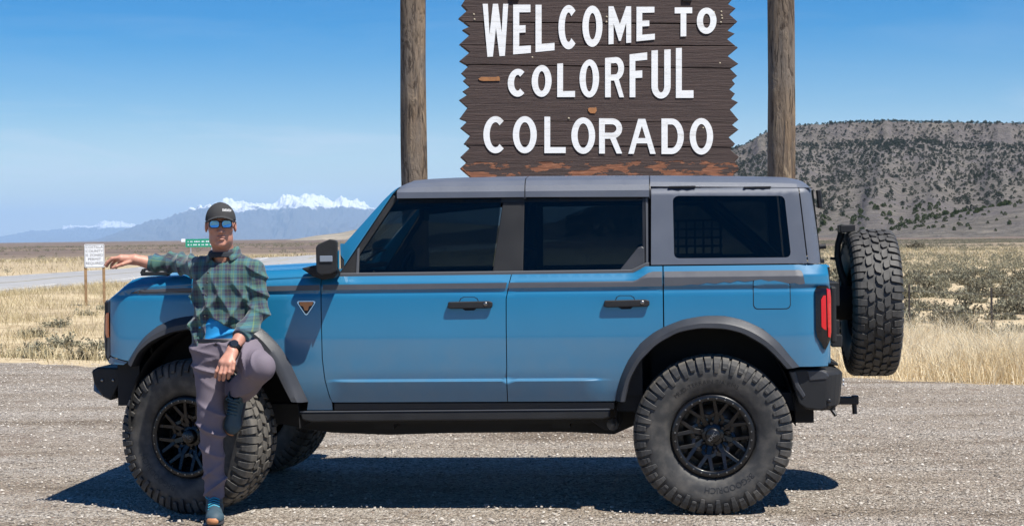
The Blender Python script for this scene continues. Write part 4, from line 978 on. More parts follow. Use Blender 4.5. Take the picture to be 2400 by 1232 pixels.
def mat_ground():
    m, nt, b = new_mat('dry_range_soil')
    g = node(nt, 'ShaderNodeNewGeometry').outputs['Position']
    a = noise(nt, g, .35, 6, .6); bb = noise(nt, g, 2.6, 6, .65); c = noise(nt, g, .012, 6, .6); d_ = noise(nt, g, .055, 5, .6)
    near = ramp(nt, bb, [(.3, (.30, .22, .135)), (.5, (.47, .38, .245)), (.72, (.60, .51, .345))])
    near = mixc(nt, ramp(nt, a, [(.50, 0.0), (.68, .7)]), near, (.245, .19, .13))
    far = ramp(nt, d_, [(.32, (.115, .090, .075)), (.5, (.180, .142, .112)), (.68, (.29, .225, .15))])
    far = mixc(nt, ramp(nt, c, [(.42, 0.0), (.60, .7)]), far, (.110, .085, .085))
    ln = node(nt, 'ShaderNodeVectorMath'); ln.operation = 'LENGTH'; nt.links.new(g, ln.inputs[0])
    fac = ramp(nt, math_(nt, 'MULTIPLY', ln.outputs['Value'], .002), [(.16, 0.0), (.50, 1.0)])
    nt.links.new(mixc(nt, fac, near, far), b.inputs['Base Color']); b.inputs['Roughness'].default_value = .95
    b.inputs['Specular IOR Level'].default_value = .1
    bump(nt, b, bb, .6, .08); return m
def mat_gravel():
    m, nt, b = new_mat('grey_tan_gravel')
    g = node(nt, 'ShaderNodeNewGeometry').outputs['Position']
    def vor(scale, feat='F1'):
        v = node(nt, 'ShaderNodeTexVoronoi'); v.feature = feat; v.inputs['Scale'].default_value = scale; nt.links.new(g, v.inputs['Vector']); return v
    v1, v2 = vor(50), vor(95)
    def cell(v):
        s = node(nt, 'ShaderNodeSeparateColor'); nt.links.new(v.outputs['Color'], s.inputs[0]); return s.outputs[0], s.outputs[1]
    c1, c1b = cell(v1); c2, c2b = cell(v2)
    pal = [(0.0, (.075, .062, .050)), (.16, (.19, .165, .135)), (.36, (.335, .295, .245)), (.60, (.43, .385, .33)), (.80, (.54, .495, .43)), (.93, (.68, .64, .57)), (1.0, (.32, .21, .16))]
    col = mixc(nt, ramp(nt, c1b, [(.40, 0.0), (.44, 1.0)]), ramp(nt, c1, pal), ramp(nt, c2, pal))
    big = noise(nt, g, .55, 5, .6); tan = noise(nt, g, 1.7, 5, .6)
    mp = nt.nodes.new('ShaderNodeMapping'); mp.inputs['Scale'].default_value = (.30, 1.5, 1); nt.links.new(g, mp.inputs['Vector'])
    trk = noise(nt, mp.outputs[0], 1.0, 6, .62, .4)
    mul = nt.nodes.new('ShaderNodeMix'); mul.data_type = 'RGBA'; mul.blend_type = 'MULTIPLY'; mul.inputs['Factor'].default_value = 1.0
    nt.links.new(col, mul.inputs['A']); nt.links.new(ramp(nt, trk, [(.34, (.50, .44, .37)), (.46, (.82, .775, .72)), (.60, (.94, .93, .92)), (.70, (1.10, 1.09, 1.07))]), mul.inputs['B']); col = mul.outputs['Result']
    col = mixc(nt, ramp(nt, big, [(.46, 0.0), (.64, .30)]), col, (.34, .28, .22))
    col = mixc(nt, ramp(nt, tan, [(.58, 0.0), (.70, .62)]), col, (.20, .145, .105))
    nt.links.new(col, b.inputs['Base Color']); b.inputs['Roughness'].default_value = .85; b.inputs['Specular IOR Level'].default_value = .3
    h = math_(nt, 'ADD', math_(nt, 'MULTIPLY', v1.outputs['Distance'], -1.0), math_(nt, 'MULTIPLY', v2.outputs['Distance'], -.5))
    bump(nt, b, h, 1.0, .022); return m
M_SOIL = mat_ground(); M_GRAVEL = mat_gravel()
def ground():
    rs = np.concatenate([np.linspace(2, 60, 60), np.geomspace(62, 90000, 70)]); az = np.concatenate([np.linspace(-180, -32, 40, endpoint=False), np.linspace(-32, 22, 150, endpoint=False), np.linspace(22, 180, 40, endpoint=False)])
    A, Q = np.meshgrid(np.radians(az), rs); X = Q*np.sin(A); Y = Q*np.cos(A)-9.28; Z = terrain(X, Y)-.004-.03*(1-sstep(-1.2, -.1, Y-np.interp(X, ex, eyy)))
    n = len(az); V = np.stack([X.ravel(), Y.ravel(), Z.ravel()], 1); V = np.vstack([V, [[0, -9.28, -.004]]]); Fq = []
    i, j = np.meshgrid(np.arange(len(rs)-1), np.arange(n), indexing='ij'); i = i.ravel(); j = j.ravel(); j2 = (j+1) % n
    q = np.stack([i*n+j, (i+1)*n+j, (i+1)*n+j2, i*n+j2], 1)
    k = len(V)-1; t = np.stack([np.full(n, k), np.arange(n), (np.arange(n)+1) % n], 1)
    o = link('ground', np_mesh('ground', V, tris=t[:, ::-1], quads=q[:, ::-1], smooth=True), M_SOIL); tag(o, kind='structure')
    me = o.data; bm = bmesh.new(); bm.from_mesh(me); bmesh.ops.recalc_face_normals(bm, faces=bm.faces)
    if sum(f.normal.z for f in bm.faces) < 0: bmesh.ops.reverse_faces(bm, faces=bm.faces)
    bm.to_mesh(me); bm.free()
ground()
def gravel_lot():
    xs = np.linspace(-30, 24, 220); ts = np.linspace(0, 1, 40); V = []; Q = []
    for t in ts:
        y = -16+(edge_y(xs)+.12*np.sin(xs*9.1)+16)*t; V.append(np.stack([xs, y, np.full_like(xs, .004)+.006*fnoise(xs*.9, y*.9, 8, 2)], 1))
    V = np.vstack(V); n = len(xs)
    i, j = np.meshgrid(np.arange(len(ts)-1), np.arange(n-1), indexing='ij'); i = i.ravel(); j = j.ravel()
    Q = np.stack([i*n+j, i*n+j+1, (i+1)*n+j+1, (i+1)*n+j], 1)
    tag(link('gravel_lot', np_mesh('gravel_lot', V, quads=Q, smooth=True), M_GRAVEL), kind='structure')
gravel_lot()
def pebbles():
    """loose stones lying on the lot: one countless cover"""
    n = 42000; r_ = np.random.default_rng(3)
    az = r_.uniform(-25, 15, n); d = 8.0+14.5*r_.uniform(0, 1, n)**.8
    x = d*np.sin(np.radians(az)); y = d*np.cos(np.radians(az))-9.28; ok = y < edge_y(x)+.3; x = x[ok]; y = y[ok]; n = len(x)
    base = np.array([(1,0,-.3),(.3,.95,-.3),(-.8,.6,-.3),(-.8,-.6,-.3),(.3,-.95,-.3),(.6,.2,.5),(-.15,.55,.5),(-.4,-.35,.55),(.3,-.5,.45)], dtype=float)
    F = np.array([(0,1,5),(1,6,5),(1,2,6),(2,7,6),(2,3,7),(3,4,7),(4,8,7),(4,0,8),(0,5,8),(5,6,7),(5,7,8)])
    s = .0045+.0105*r_.uniform(0, 1, n)**4.0; a = r_.uniform(0, 6.28, n); ca, sa = np.cos(a), np.sin(a)
    B = base[None]*r_.uniform(.7, 1.3, (n, 9, 1))*np.stack([s, s*r_.uniform(.6, 1, n), s*r_.uniform(.5, .9, n)], 1)[:, None, :]
    V = np.empty((n, 9, 3)); V[..., 0] = B[..., 0]*ca[:, None]-B[..., 1]*sa[:, None]+x[:, None]; V[..., 1] = B[..., 0]*sa[:, None]+B[..., 1]*ca[:, None]+y[:, None]; V[..., 2] = B[..., 2]+s[:, None]*.12+.010
    T = (F[None]+9*np.arange(n)[:, None, None]).reshape(-1, 3)
    me = np_mesh('loose_gravel', V.reshape(-1, 3), tris=T)
    m, nt, b = new_mat('loose_stone'); g = node(nt, 'ShaderNodeNewGeometry')
    f = g.outputs['Random Per Island']
    nt.links.new(ramp(nt, f, [(0, (.11, .095, .08)), (.25, (.24, .21, .18)), (.6, (.36, .32, .275)), (.92, (.47, .43, .375)), (1, (.58, .55, .50))]), b.inputs['Base Color']); b.inputs['Roughness'].default_value = .85
    tag(link('loose_gravel', me, m), 'loose grey and tan stones scattered over the gravel lot', kind='stuff')
pebbles()
# ---------------------------------------------------------------- highway
def road():
    m, nt, b = new_mat('sun_bleached_asphalt'); g = node(nt, 'ShaderNodeNewGeometry').outputs['Position']
    f = noise(nt, g, 1.2, 6); nt.links.new(ramp(nt, f, [(.3, (.27, .27, .27)), (.7, (.36, .355, .345))]), b.inputs['Base Color']); b.inputs['Roughness'].default_value = .85
    bump(nt, b, noise(nt, g, 60, 3), .3, .01)
    ys = np.concatenate([np.linspace(-60, 200, 66), np.linspace(215, 900, 40)])
    def cx(y): return -28.3-.02*(y-60)
    def strip(name, u0, u1, dz, mat, segs=None, kind='structure'):
        V = []; Q = []
        for s0, s1 in (segs or [(ys[0], ys[-1])]):
            yy = ys[(ys >= s0) & (ys <= s1)] if segs is None else np.array([s0, s1])
            o = len(V)
            for y in yy:
                for u in (u0, u1):
                    zz = max(float(terrain(cx(y)+k, y)) for k in (-5, -2.5, 0, 2.5, 5))
                    V.append((cx(y)+u, y, zz+.05+dz))
            Q += [(o+2*k, o+2*k+1, o+2*k+3, o+2*k+2) for k in range(len(yy)-1)]
            if name == 'road':
                o2 = len(V); n_ = len(yy)
                V += [(v[0]+(-1.2 if i % 2 == 0 else 1.2), v[1], v[2]-.45) for i, v in enumerate(V[o:o+2*n_])]
                Q += [(o2+2*k, o+2*k, o+2*k+2, o2+2*k+2) for k in range(n_-1)]+[(o+2*k+1, o2+2*k+1, o2+2*k+3, o+2*k+3) for k in range(n_-1)]
        return tag(link(name, np_mesh(name, V, quads=Q), mat), kind=kind)
    strip('road', -5.2, 5.2, 0, m)
    mw = simple('road_white_paint', (.70, .70, .68), .7, var=.1, vscale=2); my = simple('road_yellow_paint', (.30, .25, .10), .7, var=.1, vscale=2)
    strip('road_edge_line', 4.15, 4.30, .006, mw); strip('road_edge_line', -4.30, -4.15, .006, mw); strip('road_centre_line', -.08, .08, .006, my)
road()
# ---------------------------------------------------------------- mesa, ridge and mountains
RIM = [(-14,-.6),(-7.8,.08),(-3.4,.465),(-.465,1.449),(.996,2.154),(2.737,2.80),(3.2,2.95),(3.889,3.33),(4.605,3.458),(5.316,3.513),(6.728,3.578),(8.126,3.584),(9.508,3.503),(10.872,3.435),(12.219,3.365),(16,3.3),(24,2.6),(34,.8),(40,0)]
SPUR = [(4.5,-.25),(5.99,-.07),(7.397,.032),(9.482,.431),(10.85,.664),(12.2,.837),(16,1.25),(24,1.2),(34,.3),(40,0)]
RB_, RC_ = 560.0, 1420.0
def hill_z(az, r):
    az = np.asarray(az, dtype=float); r = np.asarray(r, dtype=float)
    rim = np.interp(az, [p[0] for p in RIM], [p[1] for p in RIM]); rz = 1.565+np.tan(np.radians(rim))*(RC_+30)
    sp = np.interp(az, [p[0] for p in SPUR], [p[1] for p in SPUR]); sz = 1.565+np.tan(np.radians(sp))*640
    x = r*np.sin(np.radians(az)); y = r*np.cos(np.radians(az))
    t = np.clip((r-RB_)/(RC_-RB_), 0, 1); body = np.where(t < .94, .80*(t/.94)**1.12, .80+.20*sstep(.94, 1.0, t))
    z = -2.2+body*(rz+2.2)
    gul = fnoise(az*1.5, r*.0020, 21, 4); z = z+gul*8.0*np.sin(math.pi*np.clip(t, 0, 1))**.8*np.clip(rz/60, 0, 1)
    spur = (sz+2.2)*sstep(430, 640, r)*(1-sstep(700, 900, r)*.6); z = np.maximum(z, -2.2+spur+0.5*fnoise(x*.02, y*.02, 22, 2)*sstep(430, 640, r))
    z = z+1.2*fnoise(x*.012, y*.012, 23, 3)*np.clip(t*3, 0, 1)
    z = z+np.where(r > RC_, -.02*(r-RC_-30)*(r > RC_+30), 0)
    return z
def mat_hill():
    m, nt, b = new_mat('juniper_hill_soil'); g = node(nt, 'ShaderNodeNewGeometry'); P = g.outputs['Position']
    a = noise(nt, P, .020, 7, .62); c = noise(nt, P, .11, 6, .65)
    col = ramp(nt, c, [(.30, (.088, .080, .070)), (.52, (.140, .126, .110)), (.72, (.21, .188, .158))])
    col = mixc(nt, ramp(nt, a, [(.45, 0.0), (.62, .60)]), col, (.118, .106, .108))
    col = mixc(nt, ramp(nt, a, [(.25, .6), (.38, 0.0)]), col, (.32, .28, .235))
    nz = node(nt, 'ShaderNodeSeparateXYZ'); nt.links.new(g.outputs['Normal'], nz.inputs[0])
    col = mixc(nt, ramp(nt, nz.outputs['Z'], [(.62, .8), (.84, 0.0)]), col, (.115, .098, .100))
    nt.links.new(col, b.inputs['Base Color']); b.inputs['Roughness'].default_value = .95; b.inputs['Specular IOR Level'].default_value = .1
    bump(nt, b, c, 1.0, 5.0); return m
M_HILL = mat_hill()
def polar_mesh(name, az, rs, zf, mat):
    A, Q = np.meshgrid(az, rs); Z = zf(A, Q); X = Q*np.sin(np.radians(A)); Y = Q*np.cos(np.radians(A))-9.28; n = len(az)
    i, j = np.meshgrid(np.arange(len(rs)-1), np.arange(n-1), indexing='ij'); i = i.ravel(); j = j.ravel()
    q = np.stack([i*n+j, i*n+j+1, (i+1)*n+j+1, (i+1)*n+j], 1)
    return tag(link(name, np_mesh(name, np.stack([X.ravel(), Y.ravel(), Z.ravel()], 1), quads=q, smooth=True), mat), kind='structure')
def mesa_z(A, Q):
    z = hill_z(A, Q); cl = np.exp(-((Q-1385)/28)**2)
    return z+cl*4.0*fnoise(A*9, Q*.004, 31, 3)*(Q < 1440)
polar_mesh('mesa', np.linspace(-14, 40, 430), np.concatenate([np.linspace(420, 1330, 90), np.linspace(1338, 1460, 32), np.linspace(1480, 2300, 14)]), mesa_z, M_HILL)
# low ridge left of the vehicle, a few kilometres off
RIDGE = [(-16,-.3),(-13.312,-.150),(-12.448,-.034),(-11.58,.1),(-10.71,.191),(-10.127,.316),(-9.252,.465),(-7.792,.521),(-4.866,.338),(-1.94,.081),(1,-.2)]
def ridge_z(A, Q):
    el = np.interp(A, [p[0] for p in RIDGE], [p[1] for p in RIDGE]); top = 1.565+np.tan(np.radians(el))*2500
    t = np.clip((Q-1500)/1000, 0, 1)
    return -8+(top+8)*np.where(Q < 2500, t**1.3, 1-.0004*(Q-2500))+2.2*fnoise(A*4, Q*.004, 41, 4)*np.sin(math.pi*np.clip(t, 0, 1))
def mat_ridge():
    m, nt, b = new_mat('pale_ridge'); P = node(nt, 'ShaderNodeNewGeometry').outputs['Position']
    c = noise(nt, P, .009, 7, .65); d_ = noise(nt, P, .035, 5, .7)
    col = ramp(nt, c, [(.35, (.22, .19, .145)), (.55, (.34, .29, .215)), (.75, (.44, .37, .28))])
    col = mixc(nt, ramp(nt, d_, [(.52, 0.0), (.60, .75)]), col, (.085, .092, .065))
    z = node(nt, 'ShaderNodeSeparateXYZ'); nt.links.new(P, z.inputs[0])
    nt.links.new(col, b.inputs['Base Color']); b.inputs['Roughness'].default_value = .95; return m
polar_mesh('low_ridge', np.linspace(-16, 1, 160), np.concatenate([np.linspace(1400, 2520, 50), np.linspace(2600, 3600, 8)]), ridge_z, mat_ridge())
def mat_mountain(snow_z, band):
    m, nt, b = new_mat('snow_capped_rock'); g = node(nt, 'ShaderNodeNewGeometry'); P = g.outputs['Position']
    z = node(nt, 'ShaderNodeSeparateXYZ'); nt.links.new(P, z.inputs[0])
    n1 = noise(nt, P, .0012, 8, .62); n2 = noise(nt, P, .0045, 6, .65)
    h = math_(nt, 'ADD', z.outputs['Z'], math_(nt, 'MULTIPLY', math_(nt, 'SUBTRACT', n1, .5), band))
    f = ramp(nt, math_(nt, 'MULTIPLY', math_(nt, 'SUBTRACT', h, snow_z-200.0), 1/400.0), [(.42, 0.0), (.58, 1.0)])
    nz = node(nt, 'ShaderNodeSeparateXYZ'); nt.links.new(g.outputs['Normal'], nz.inputs[0])
    f = math_(nt, 'MULTIPLY', f, ramp(nt, n2, [(.34, .25), (.46, 1.0)]))
    rock = ramp(nt, n1, [(.3, (.055, .058, .060)), (.7, (.095, .090, .085))])
    nt.links.new(mixc(nt, f, rock, (.86, .88, .92)), b.inputs['Base Color']); b.inputs['Roughness'].default_value = .9; return m
MTN = [(-24,-.3),(-20.5,-.1),(-19.905,.006),(-18.804,.133),(-17.829,.421),(-16.705,.767),(-15.856,1.017),(-15.289,1.112),(-14.433,1.349),(-14.007,1.201),(-13.434,1.224),(-12.932,1.278),(-12.641,1.492),(-12.137,1.473),(-11.632,1.512),(-11.272,1.348),(-10.839,1.315),(-10.649,1.386),(-9.969,1.203),(-9.462,1.037),(-8.809,.898),(-7.788,.813),(-6.329,.503),(-3.403,.099),(0,-.1)]
def mk_mountain(name, table, r0, r1, jag, seed, mat):
    def zf(A, Q):
        el = np.interp(A, [p[0] for p in table], [p[1] for p in table]); top = 1.565+np.tan(np.radians(el))*r1
        t = np.clip((Q-r0)/(r1-r0), 0, 1)
        rid = fnoise(A*3.0+1.2*fnoise(A*1.1, Q*.0003, seed+3, 2), Q*.00055, seed, 5)
        prof = np.where(Q <= r1, t**1.55, 1-((Q-r1)/(r1*.18))**1)
        amp = np.sin(math.pi*np.clip(t*.93, 0, 1))**.7
        crest = jag*np.abs(fnoise(A*11, Q*.0011, seed+1, 4))*sstep(.55, 1, t)*np.clip(top/600, 0, 1)
        return -60+(top+60)*prof+rid*(top+60)*.22*amp+crest-.35*jag*sstep(.55, 1, t)
    polar_mesh(name, np.linspace(table[0][0], table[-1][0], 900), np.concatenate([np.linspace(r0, r1, 110), np.linspace(r1*1.01, r1*1.12, 6)]), zf, mat)
mk_mountain('mountain', MTN, 29000, 40000, 95, 51, mat_mountain(700, 620))
MTL = [(-27,.05),(-24.573,.149),(-21.932,.228),(-20.987,.358),(-20.172,.377),(-19.622,.583),(-19.004,.534),(-18.589,.615),(-18.033,.694),(-17.549,.518),(-16.991,.411),(-16.15,.258),(-15,.1)]
mk_mountain('far_range', MTL, 50000, 60000, 90, 61, mat_mountain(470, 380))
# ================================================================== the person (volumes blended, then meshed as one skin)
def surface_nets(vol, lo, h):
    s = vol < 0; nx, ny, nz = vol.shape
    c = np.zeros((nx-1, ny-1, nz-1), np.int8)
    for i in (0, 1):
        for j in (0, 1):
            for k in (0, 1): c += s[i:nx-1+i, j:ny-1+j, k:nz-1+k]
    act = (c > 0) & (c < 8); idx = -np.ones(act.shape, np.int64); I, J, K = np.nonzero(act); idx[I, J, K] = np.arange(len(I))
    acc = np.zeros((len(I), 3)); cnt = np.zeros(len(I))
    cor = [(i, j, k) for i in (0, 1) for j in (0, 1) for k in (0, 1)]
    for a in cor:
        for ax in range(3):
            if a[ax]: continue
            b = list(a); b[ax] = 1
            va = vol[I+a[0], J+a[1], K+a[2]]; vb = vol[I+b[0], J+b[1], K+b[2]]; m = (va < 0) != (vb < 0)
            t = np.where(m, va/np.where(m, va-vb, 1), 0)
            p = np.zeros((len(I), 3)); p[:] = a; p[:, ax] += t
            acc[m] += p[m]; cnt[m] += 1
    V = (acc/cnt[:, None]+np.stack([I, J, K], 1))*h+np.array(lo)
    Q = []
    for ax in range(3):
        sl0 = [slice(None)]*3; sl1 = [slice(None)]*3; sl0[ax] = slice(0, -1); sl1[ax] = slice(1, None)
        a = s[tuple(sl0)]; b = s[tuple(sl1)]; E = np.nonzero(a != b); inn = a[E]
        e = [np.asarray(q) for q in E]; o1, o2 = (ax+1) % 3, (ax+2) % 3
        ok = (e[o1] > 0) & (e[o2] > 0) & (e[o1] < vol.shape[o1]-1) & (e[o2] < vol.shape[o2]-1)
        e = [q[ok] for q in e]; inn = inn[ok]
        def cell(d1, d2):
            q = [None]*3; q[ax] = e[ax]; q[o1] = e[o1]-d1; q[o2] = e[o2]-d2; return idx[q[0], q[1], q[2]]
        f = np.stack([cell(1, 1), cell(0, 1), cell(0, 0), cell(1, 0)], 1)
        f[~inn] = f[~inn][:, ::-1]; Q.append(f)
    Q = np.concatenate(Q); return V, Q[(Q >= 0).all(1)]
def relax(V, Q, it=2, lam=.5):
    n = len(V); E = np.concatenate([Q[:, [0, 1]], Q[:, [1, 2]], Q[:, [2, 3]], Q[:, [3, 0]]])
    for _ in range(it):
        acc = np.zeros((n, 3)); cnt = np.zeros(n)
        np.add.at(acc, E[:, 0], V[E[:, 1]]); np.add.at(cnt, E[:, 0], 1); np.add.at(acc, E[:, 1], V[E[:, 0]]); np.add.at(cnt, E[:, 1], 1)
        V = V+lam*(acc/np.maximum(cnt, 1)[:, None]-V)
    return V
def sdf_surface(fn, lo, hi, h, it=2):
    ax = [np.arange(l, u+h, h) for l, u in zip(lo, hi)]; shp = tuple(len(a) for a in ax)
    out = np.empty(shp, np.float32)
    YY, ZZ = np.meshgrid(ax[1], ax[2], indexing='ij')
    step = max(1, int(400000/YY.size))
    for i in range(0, shp[0], step):
        xs = ax[0][i:i+step]; P = np.empty((len(xs),)+YY.shape+(3,), np.float32)
        P[..., 0] = xs[:, None, None]; P[..., 1] = YY; P[..., 2] = ZZ
        out[i:i+step] = fn(P)
    V, Q = surface_nets(out, lo, h)
    return relax(V, Q, it), Q
def cap(P, a, b, ra, rb=None):
    rb = ra if rb is None else rb; a = np.array(a, np.float32); b = np.array(b, np.float32); d = b-a
    t = np.clip(((P-a)@d)/float(d@d), 0, 1); return np.linalg.norm(P-a-t[..., None]*d, axis=-1)-(ra+(rb-ra)*t)
def ell(P, c, r, M=None):
    q = P-np.array(c, np.float32)
    if M is not None: q = q@np.array(M, np.float32)
    r = np.array(r, np.float32); k0 = np.linalg.norm(q/r, axis=-1); k1 = np.linalg.norm(q/(r*r), axis=-1); return k0*(k0-1)/np.maximum(k1, 1e-6)
def smin(a, b, k):
    h = np.clip(.5+.5*(b-a)/k, 0, 1); return b+(a-b)*h-k*h*(1-h)
def smax(a, b, k): return -smin(-a, -b, k)
def rotz(a): c, s = math.cos(a), math.sin(a); return np.array([[c, -s, 0], [s, c, 0], [0, 0, 1]])

HEAD_C = np.array((-2.416, -.115, 1.643)); HEAD_S = .955; HEAD_A = R(14.5)
def head_local(P): return ((P-HEAD_C)@rotz(HEAD_A))/HEAD_S
def head_world(V): return (np.asarray(V)*HEAD_S)@rotz(HEAD_A).T+HEAD_C
def f_head(P):
    q = head_local(P); ax = q.copy(); ax[..., 0] = np.abs(q[..., 0])
    d = ell(q, (0, .012, .035), (.077, .098, .098))
    d = smin(d, ell(q, (0, -.030, -.028), (.065, .066, .092)), .03)
    d = smin(d, ell(q, (0, -.034, -.084), (.049, .050, .036)), .03)
    d = smin(d, ell(ax, (.037, -.012, -.072), (.022, .040, .035)), .03)
    d = smin(d, ell(q, (0, -.079, -.108), (.024, .017, .018)), .02)
    d = smin(d, ell(ax, (.043, -.066, -.020), (.026, .022, .022)), .025)
    d = smin(d, ell(q, (0, -.082, .030), (.055, .022, .016)), .02)          # brow
    d = smax(d, -ell(ax, (.030, -.104, .010), (.019, .016, .013)), .015)    # eye sockets
    d = smin(d, ell(ax, (.030, -.083, .010), (.013, .012, .011)), .006)     # eyeballs
    d = smin(d, cap(q, (0, -.096, .015), (0, -.117, -.034), .0085, .012), .012)
    d = smin(d, ell(ax, (.012, -.103, -.040), (.009, .011, .008)), .008)
    d = smin(d, ell(q, (0, -.098, -.0655), (.026, .011, .0065)), .006); d = smin(d, ell(q, (0, -.0965, -.0785), (.022, .011, .007)), .006)
    d = smax(d, -ell(q, (0, -.110, -.0715), (.028, .010, .0022)), .004)
    ear = ell(ax, (.083, .008, -.004), (.010, .022, .034)); ear = smax(ear, -ell(ax, (.092, .002, .0), (.007, .012, .020)), .006)
    d = smin(d, ear, .008)
    return d*HEAD_S
NECK = [(-2.416, -.10, 1.56), (-2.408, -.055, 1.42)]
def f_headneck(P):
    d = smin(f_head(P), cap(P, NECK[0], NECK[1], .056, .064), .03)
    return d
def finger(P, pts, r0, r1):
    d = None; n = len(pts)-1
    for i in range(n):
        a = r0+(r1-r0)*i/n; b = r0+(r1-r0)*(i+1)/n; e = cap(P, pts[i], pts[i+1], a, b); d = e if d is None else smin(d, e, .004)
    return d
# his right arm: forearm over the bonnet, hand drooping forwards
RW = Vector((-2.985, .072, 1.458))
def f_rhand(P):
    P = P-np.array((0, .08, 0), np.float32)
    d = cap(P, (-2.88, .110, 1.428), tuple(RW), .040, .0285)
    d = smin(d, cap(P, (-2.998, .066, 1.461), (-3.062, .050, 1.463), .024, .026), .02)
    d = smin(d, cap(P, (-3.000, .085, 1.452), (-3.060, .082, 1.450), .022, .022), .02)
    F = [([(-3.066, .036, 1.470), (-3.110, .026, 1.466), (-3.134, .022, 1.446), (-3.146, .020, 1.430)], .0108, .0078),
         ([(-3.070, .054, 1.468), (-3.116, .048, 1.461), (-3.139, .046, 1.438), (-3.147, .045, 1.422)], .0110, .0078),
         ([(-3.066, .074, 1.462), (-3.108, .074, 1.451), (-3.127, .073, 1.428), (-3.131, .072, 1.412)], .0105, .0075),
         ([(-3.056, .092, 1.454), (-3.090, .096, 1.441), (-3.105, .096, 1.422), (-3.108, .095, 1.410)], .0092, .0068),
         ([(-3.010, .045, 1.446), (-3.048, .022, 1.432), (-3.078, .010, 1.422), (-3.098, .006, 1.414)], .0125, .0085)]
    for pts, a, b in F: d = smin(d, finger(P, pts, a, b), .007)
    return d
# his left arm: hand hanging over the raised thigh
def f_lhand(P):
    d = cap(P, (-2.262, -.262, 1.055), (-2.303, -.332, .975), .041, .030)
    d = smin(d, cap(P, (-2.312, -.345, .955), (-2.345, -.388, .905), .026, .024), .02)
    d = smin(d, cap(P, (-2.296, -.350, .950), (-2.310, -.392, .900), .025, .025), .02)
    F = [([(-2.300, -.400, .893), (-2.303, -.412, .856), (-2.311, -.398, .832), (-2.317, -.384, .822)], .0112, .0085),
         ([(-2.322, -.403, .890), (-2.329, -.417, .850), (-2.337, -.402, .822), (-2.343, -.388, .812)], .0112, .0085),
         ([(-2.343, -.400, .890), (-2.353, -.414, .850), (-2.361, -.400, .823), (-2.366, -.386, .813)], .0108, .0082),
         ([(-2.362, -.390, .893), (-2.376, -.402, .860), (-2.384, -.392, .836), (-2.388, -.380, .828)], .0095, .0075),
         ([(-2.300, -.368, .940), (-2.282, -.398, .905), (-2.284, -.408, .872), (-2.290, -.404, .850)], .0125, .0090)]
    for pts, a, b in F: d = smin(d, finger(P, pts, a, b), .006)
    return d
# ---- hidden torso and limbs (kept inside the clothes) so that the body is whole
R_SH, R_EL, R_CF = (-2.540, -.045, 1.408), (-2.770, .230, 1.436), (-2.905, .187, 1.434)
L_SH, L_EL, L_CF = (-2.240, -.080, 1.392), (-2.214, -.095, 1.165), (-2.264, -.262, 1.050)
def f_torso(P):
    d = ell(P, (-2.408, -.060, 1.29), (.150, .085, .18)); d = smin(d, ell(P, (-2.430, -.075, 1.07), (.120, .075, .17)), .06)
    d = smin(d, cap(P, (-2.408, -.055, 1.42), R_SH, .048, .036), .04); d = smin(d, cap(P, (-2.408, -.055, 1.42), L_SH, .048, .036), .04)
    d = smin(d, cap(P, R_SH, R_EL, .036, .030), .01); d = smin(d, cap(P, R_EL, (-2.88, .190, 1.430), .030, .034), .01)
    d = smin(d, cap(P, L_SH, L_EL, .036, .030), .01); d = smin(d, cap(P, L_EL, (-2.262, -.262, 1.055), .030, .034), .01)
    d = smin(d, ell(P, (-2.415, -.085, .97), (.11, .075, .10)), .03)
    d = smin(d, cap(P, (-2.490, -.08, .95), (-2.486, -.12, .58), .06, .045), .02); d = smin(d, cap(P, (-2.486, -.12, .58), (-2.482, -.075, .10), .042, .034), .01)
    d = smin(d, cap(P, (-2.335, -.10, .96), (-2.130, -.385, .885), .06, .045), .02); d = smin(d, cap(P, (-2.132, -.382, .870), (-2.325, -.09, .735), .042, .034), .01)
    d = smin(d, cap(P, NECK[0], NECK[1], .054, .062), .02)
    return d
M_SKIN, _nt, _b = new_mat('skin')
_v = coords(_nt); _n = noise(_nt, _v, 24, 4); _f = noise(_nt, _v, 160, 3)
_nt.links.new(ramp(_nt, _n, [(.3, (.46, .215, .150)), (.7, (.56, .285, .205))]), _b.inputs['Base Color']); _b.inputs['Roughness'].default_value = .5
_b.inputs['Subsurface Weight'].default_value = .12; _b.inputs['Subsurface Radius'].default_value = (.012, .004, .002); _b.inputs['Subsurface Scale'].default_value = .6
bump(_nt, _b, _f, .08, .002)
parts = [sdf_surface(f_headneck, (-2.53, -.26, 1.40), (-2.30, .03, 1.82), .0032, 1), sdf_surface(f_rhand, (-3.17, .05, 1.38), (-2.85, .26, 1.52), .0028, 1),
         sdf_surface(f_lhand, (-2.42, -.44, .79), (-2.21, -.21, 1.11), .0028, 1), sdf_surface(f_torso, (-2.96, -.46, .04), (-2.05, .32, 1.66), .011, 1)]
VV = []; QQ = []; off = 0
for V, Q in parts: VV.append(V); QQ.append(Q+off); off += len(V)
PERSON = link('person', np_mesh('person', np.vstack(VV), quads=np.vstack(QQ), smooth=True), M_SKIN)
tag(PERSON, 'person in green plaid shirt, grey trousers and dark cap leaning on the front fender', 'person')

def n3(P, f, seed):
    r_ = np.random.default_rng(seed); s = 0
    for k in range(5):
        a = r_.normal(size=3); a /= np.linalg.norm(a); b = r_.normal(size=3); b /= np.linalg.norm(b)
        s = s+np.sin(P@(a*f*r_.uniform(.7, 1.4)).astype(np.float32)+r_.uniform(0, 6.28)+1.4*np.sin(P@(b*f*.8).astype(np.float32)+r_.uniform(0, 6.28)))
    return s/5
def folds(ph, sharp=1.6):
    return (1-np.abs(np.sin(ph*.5)))**sharp
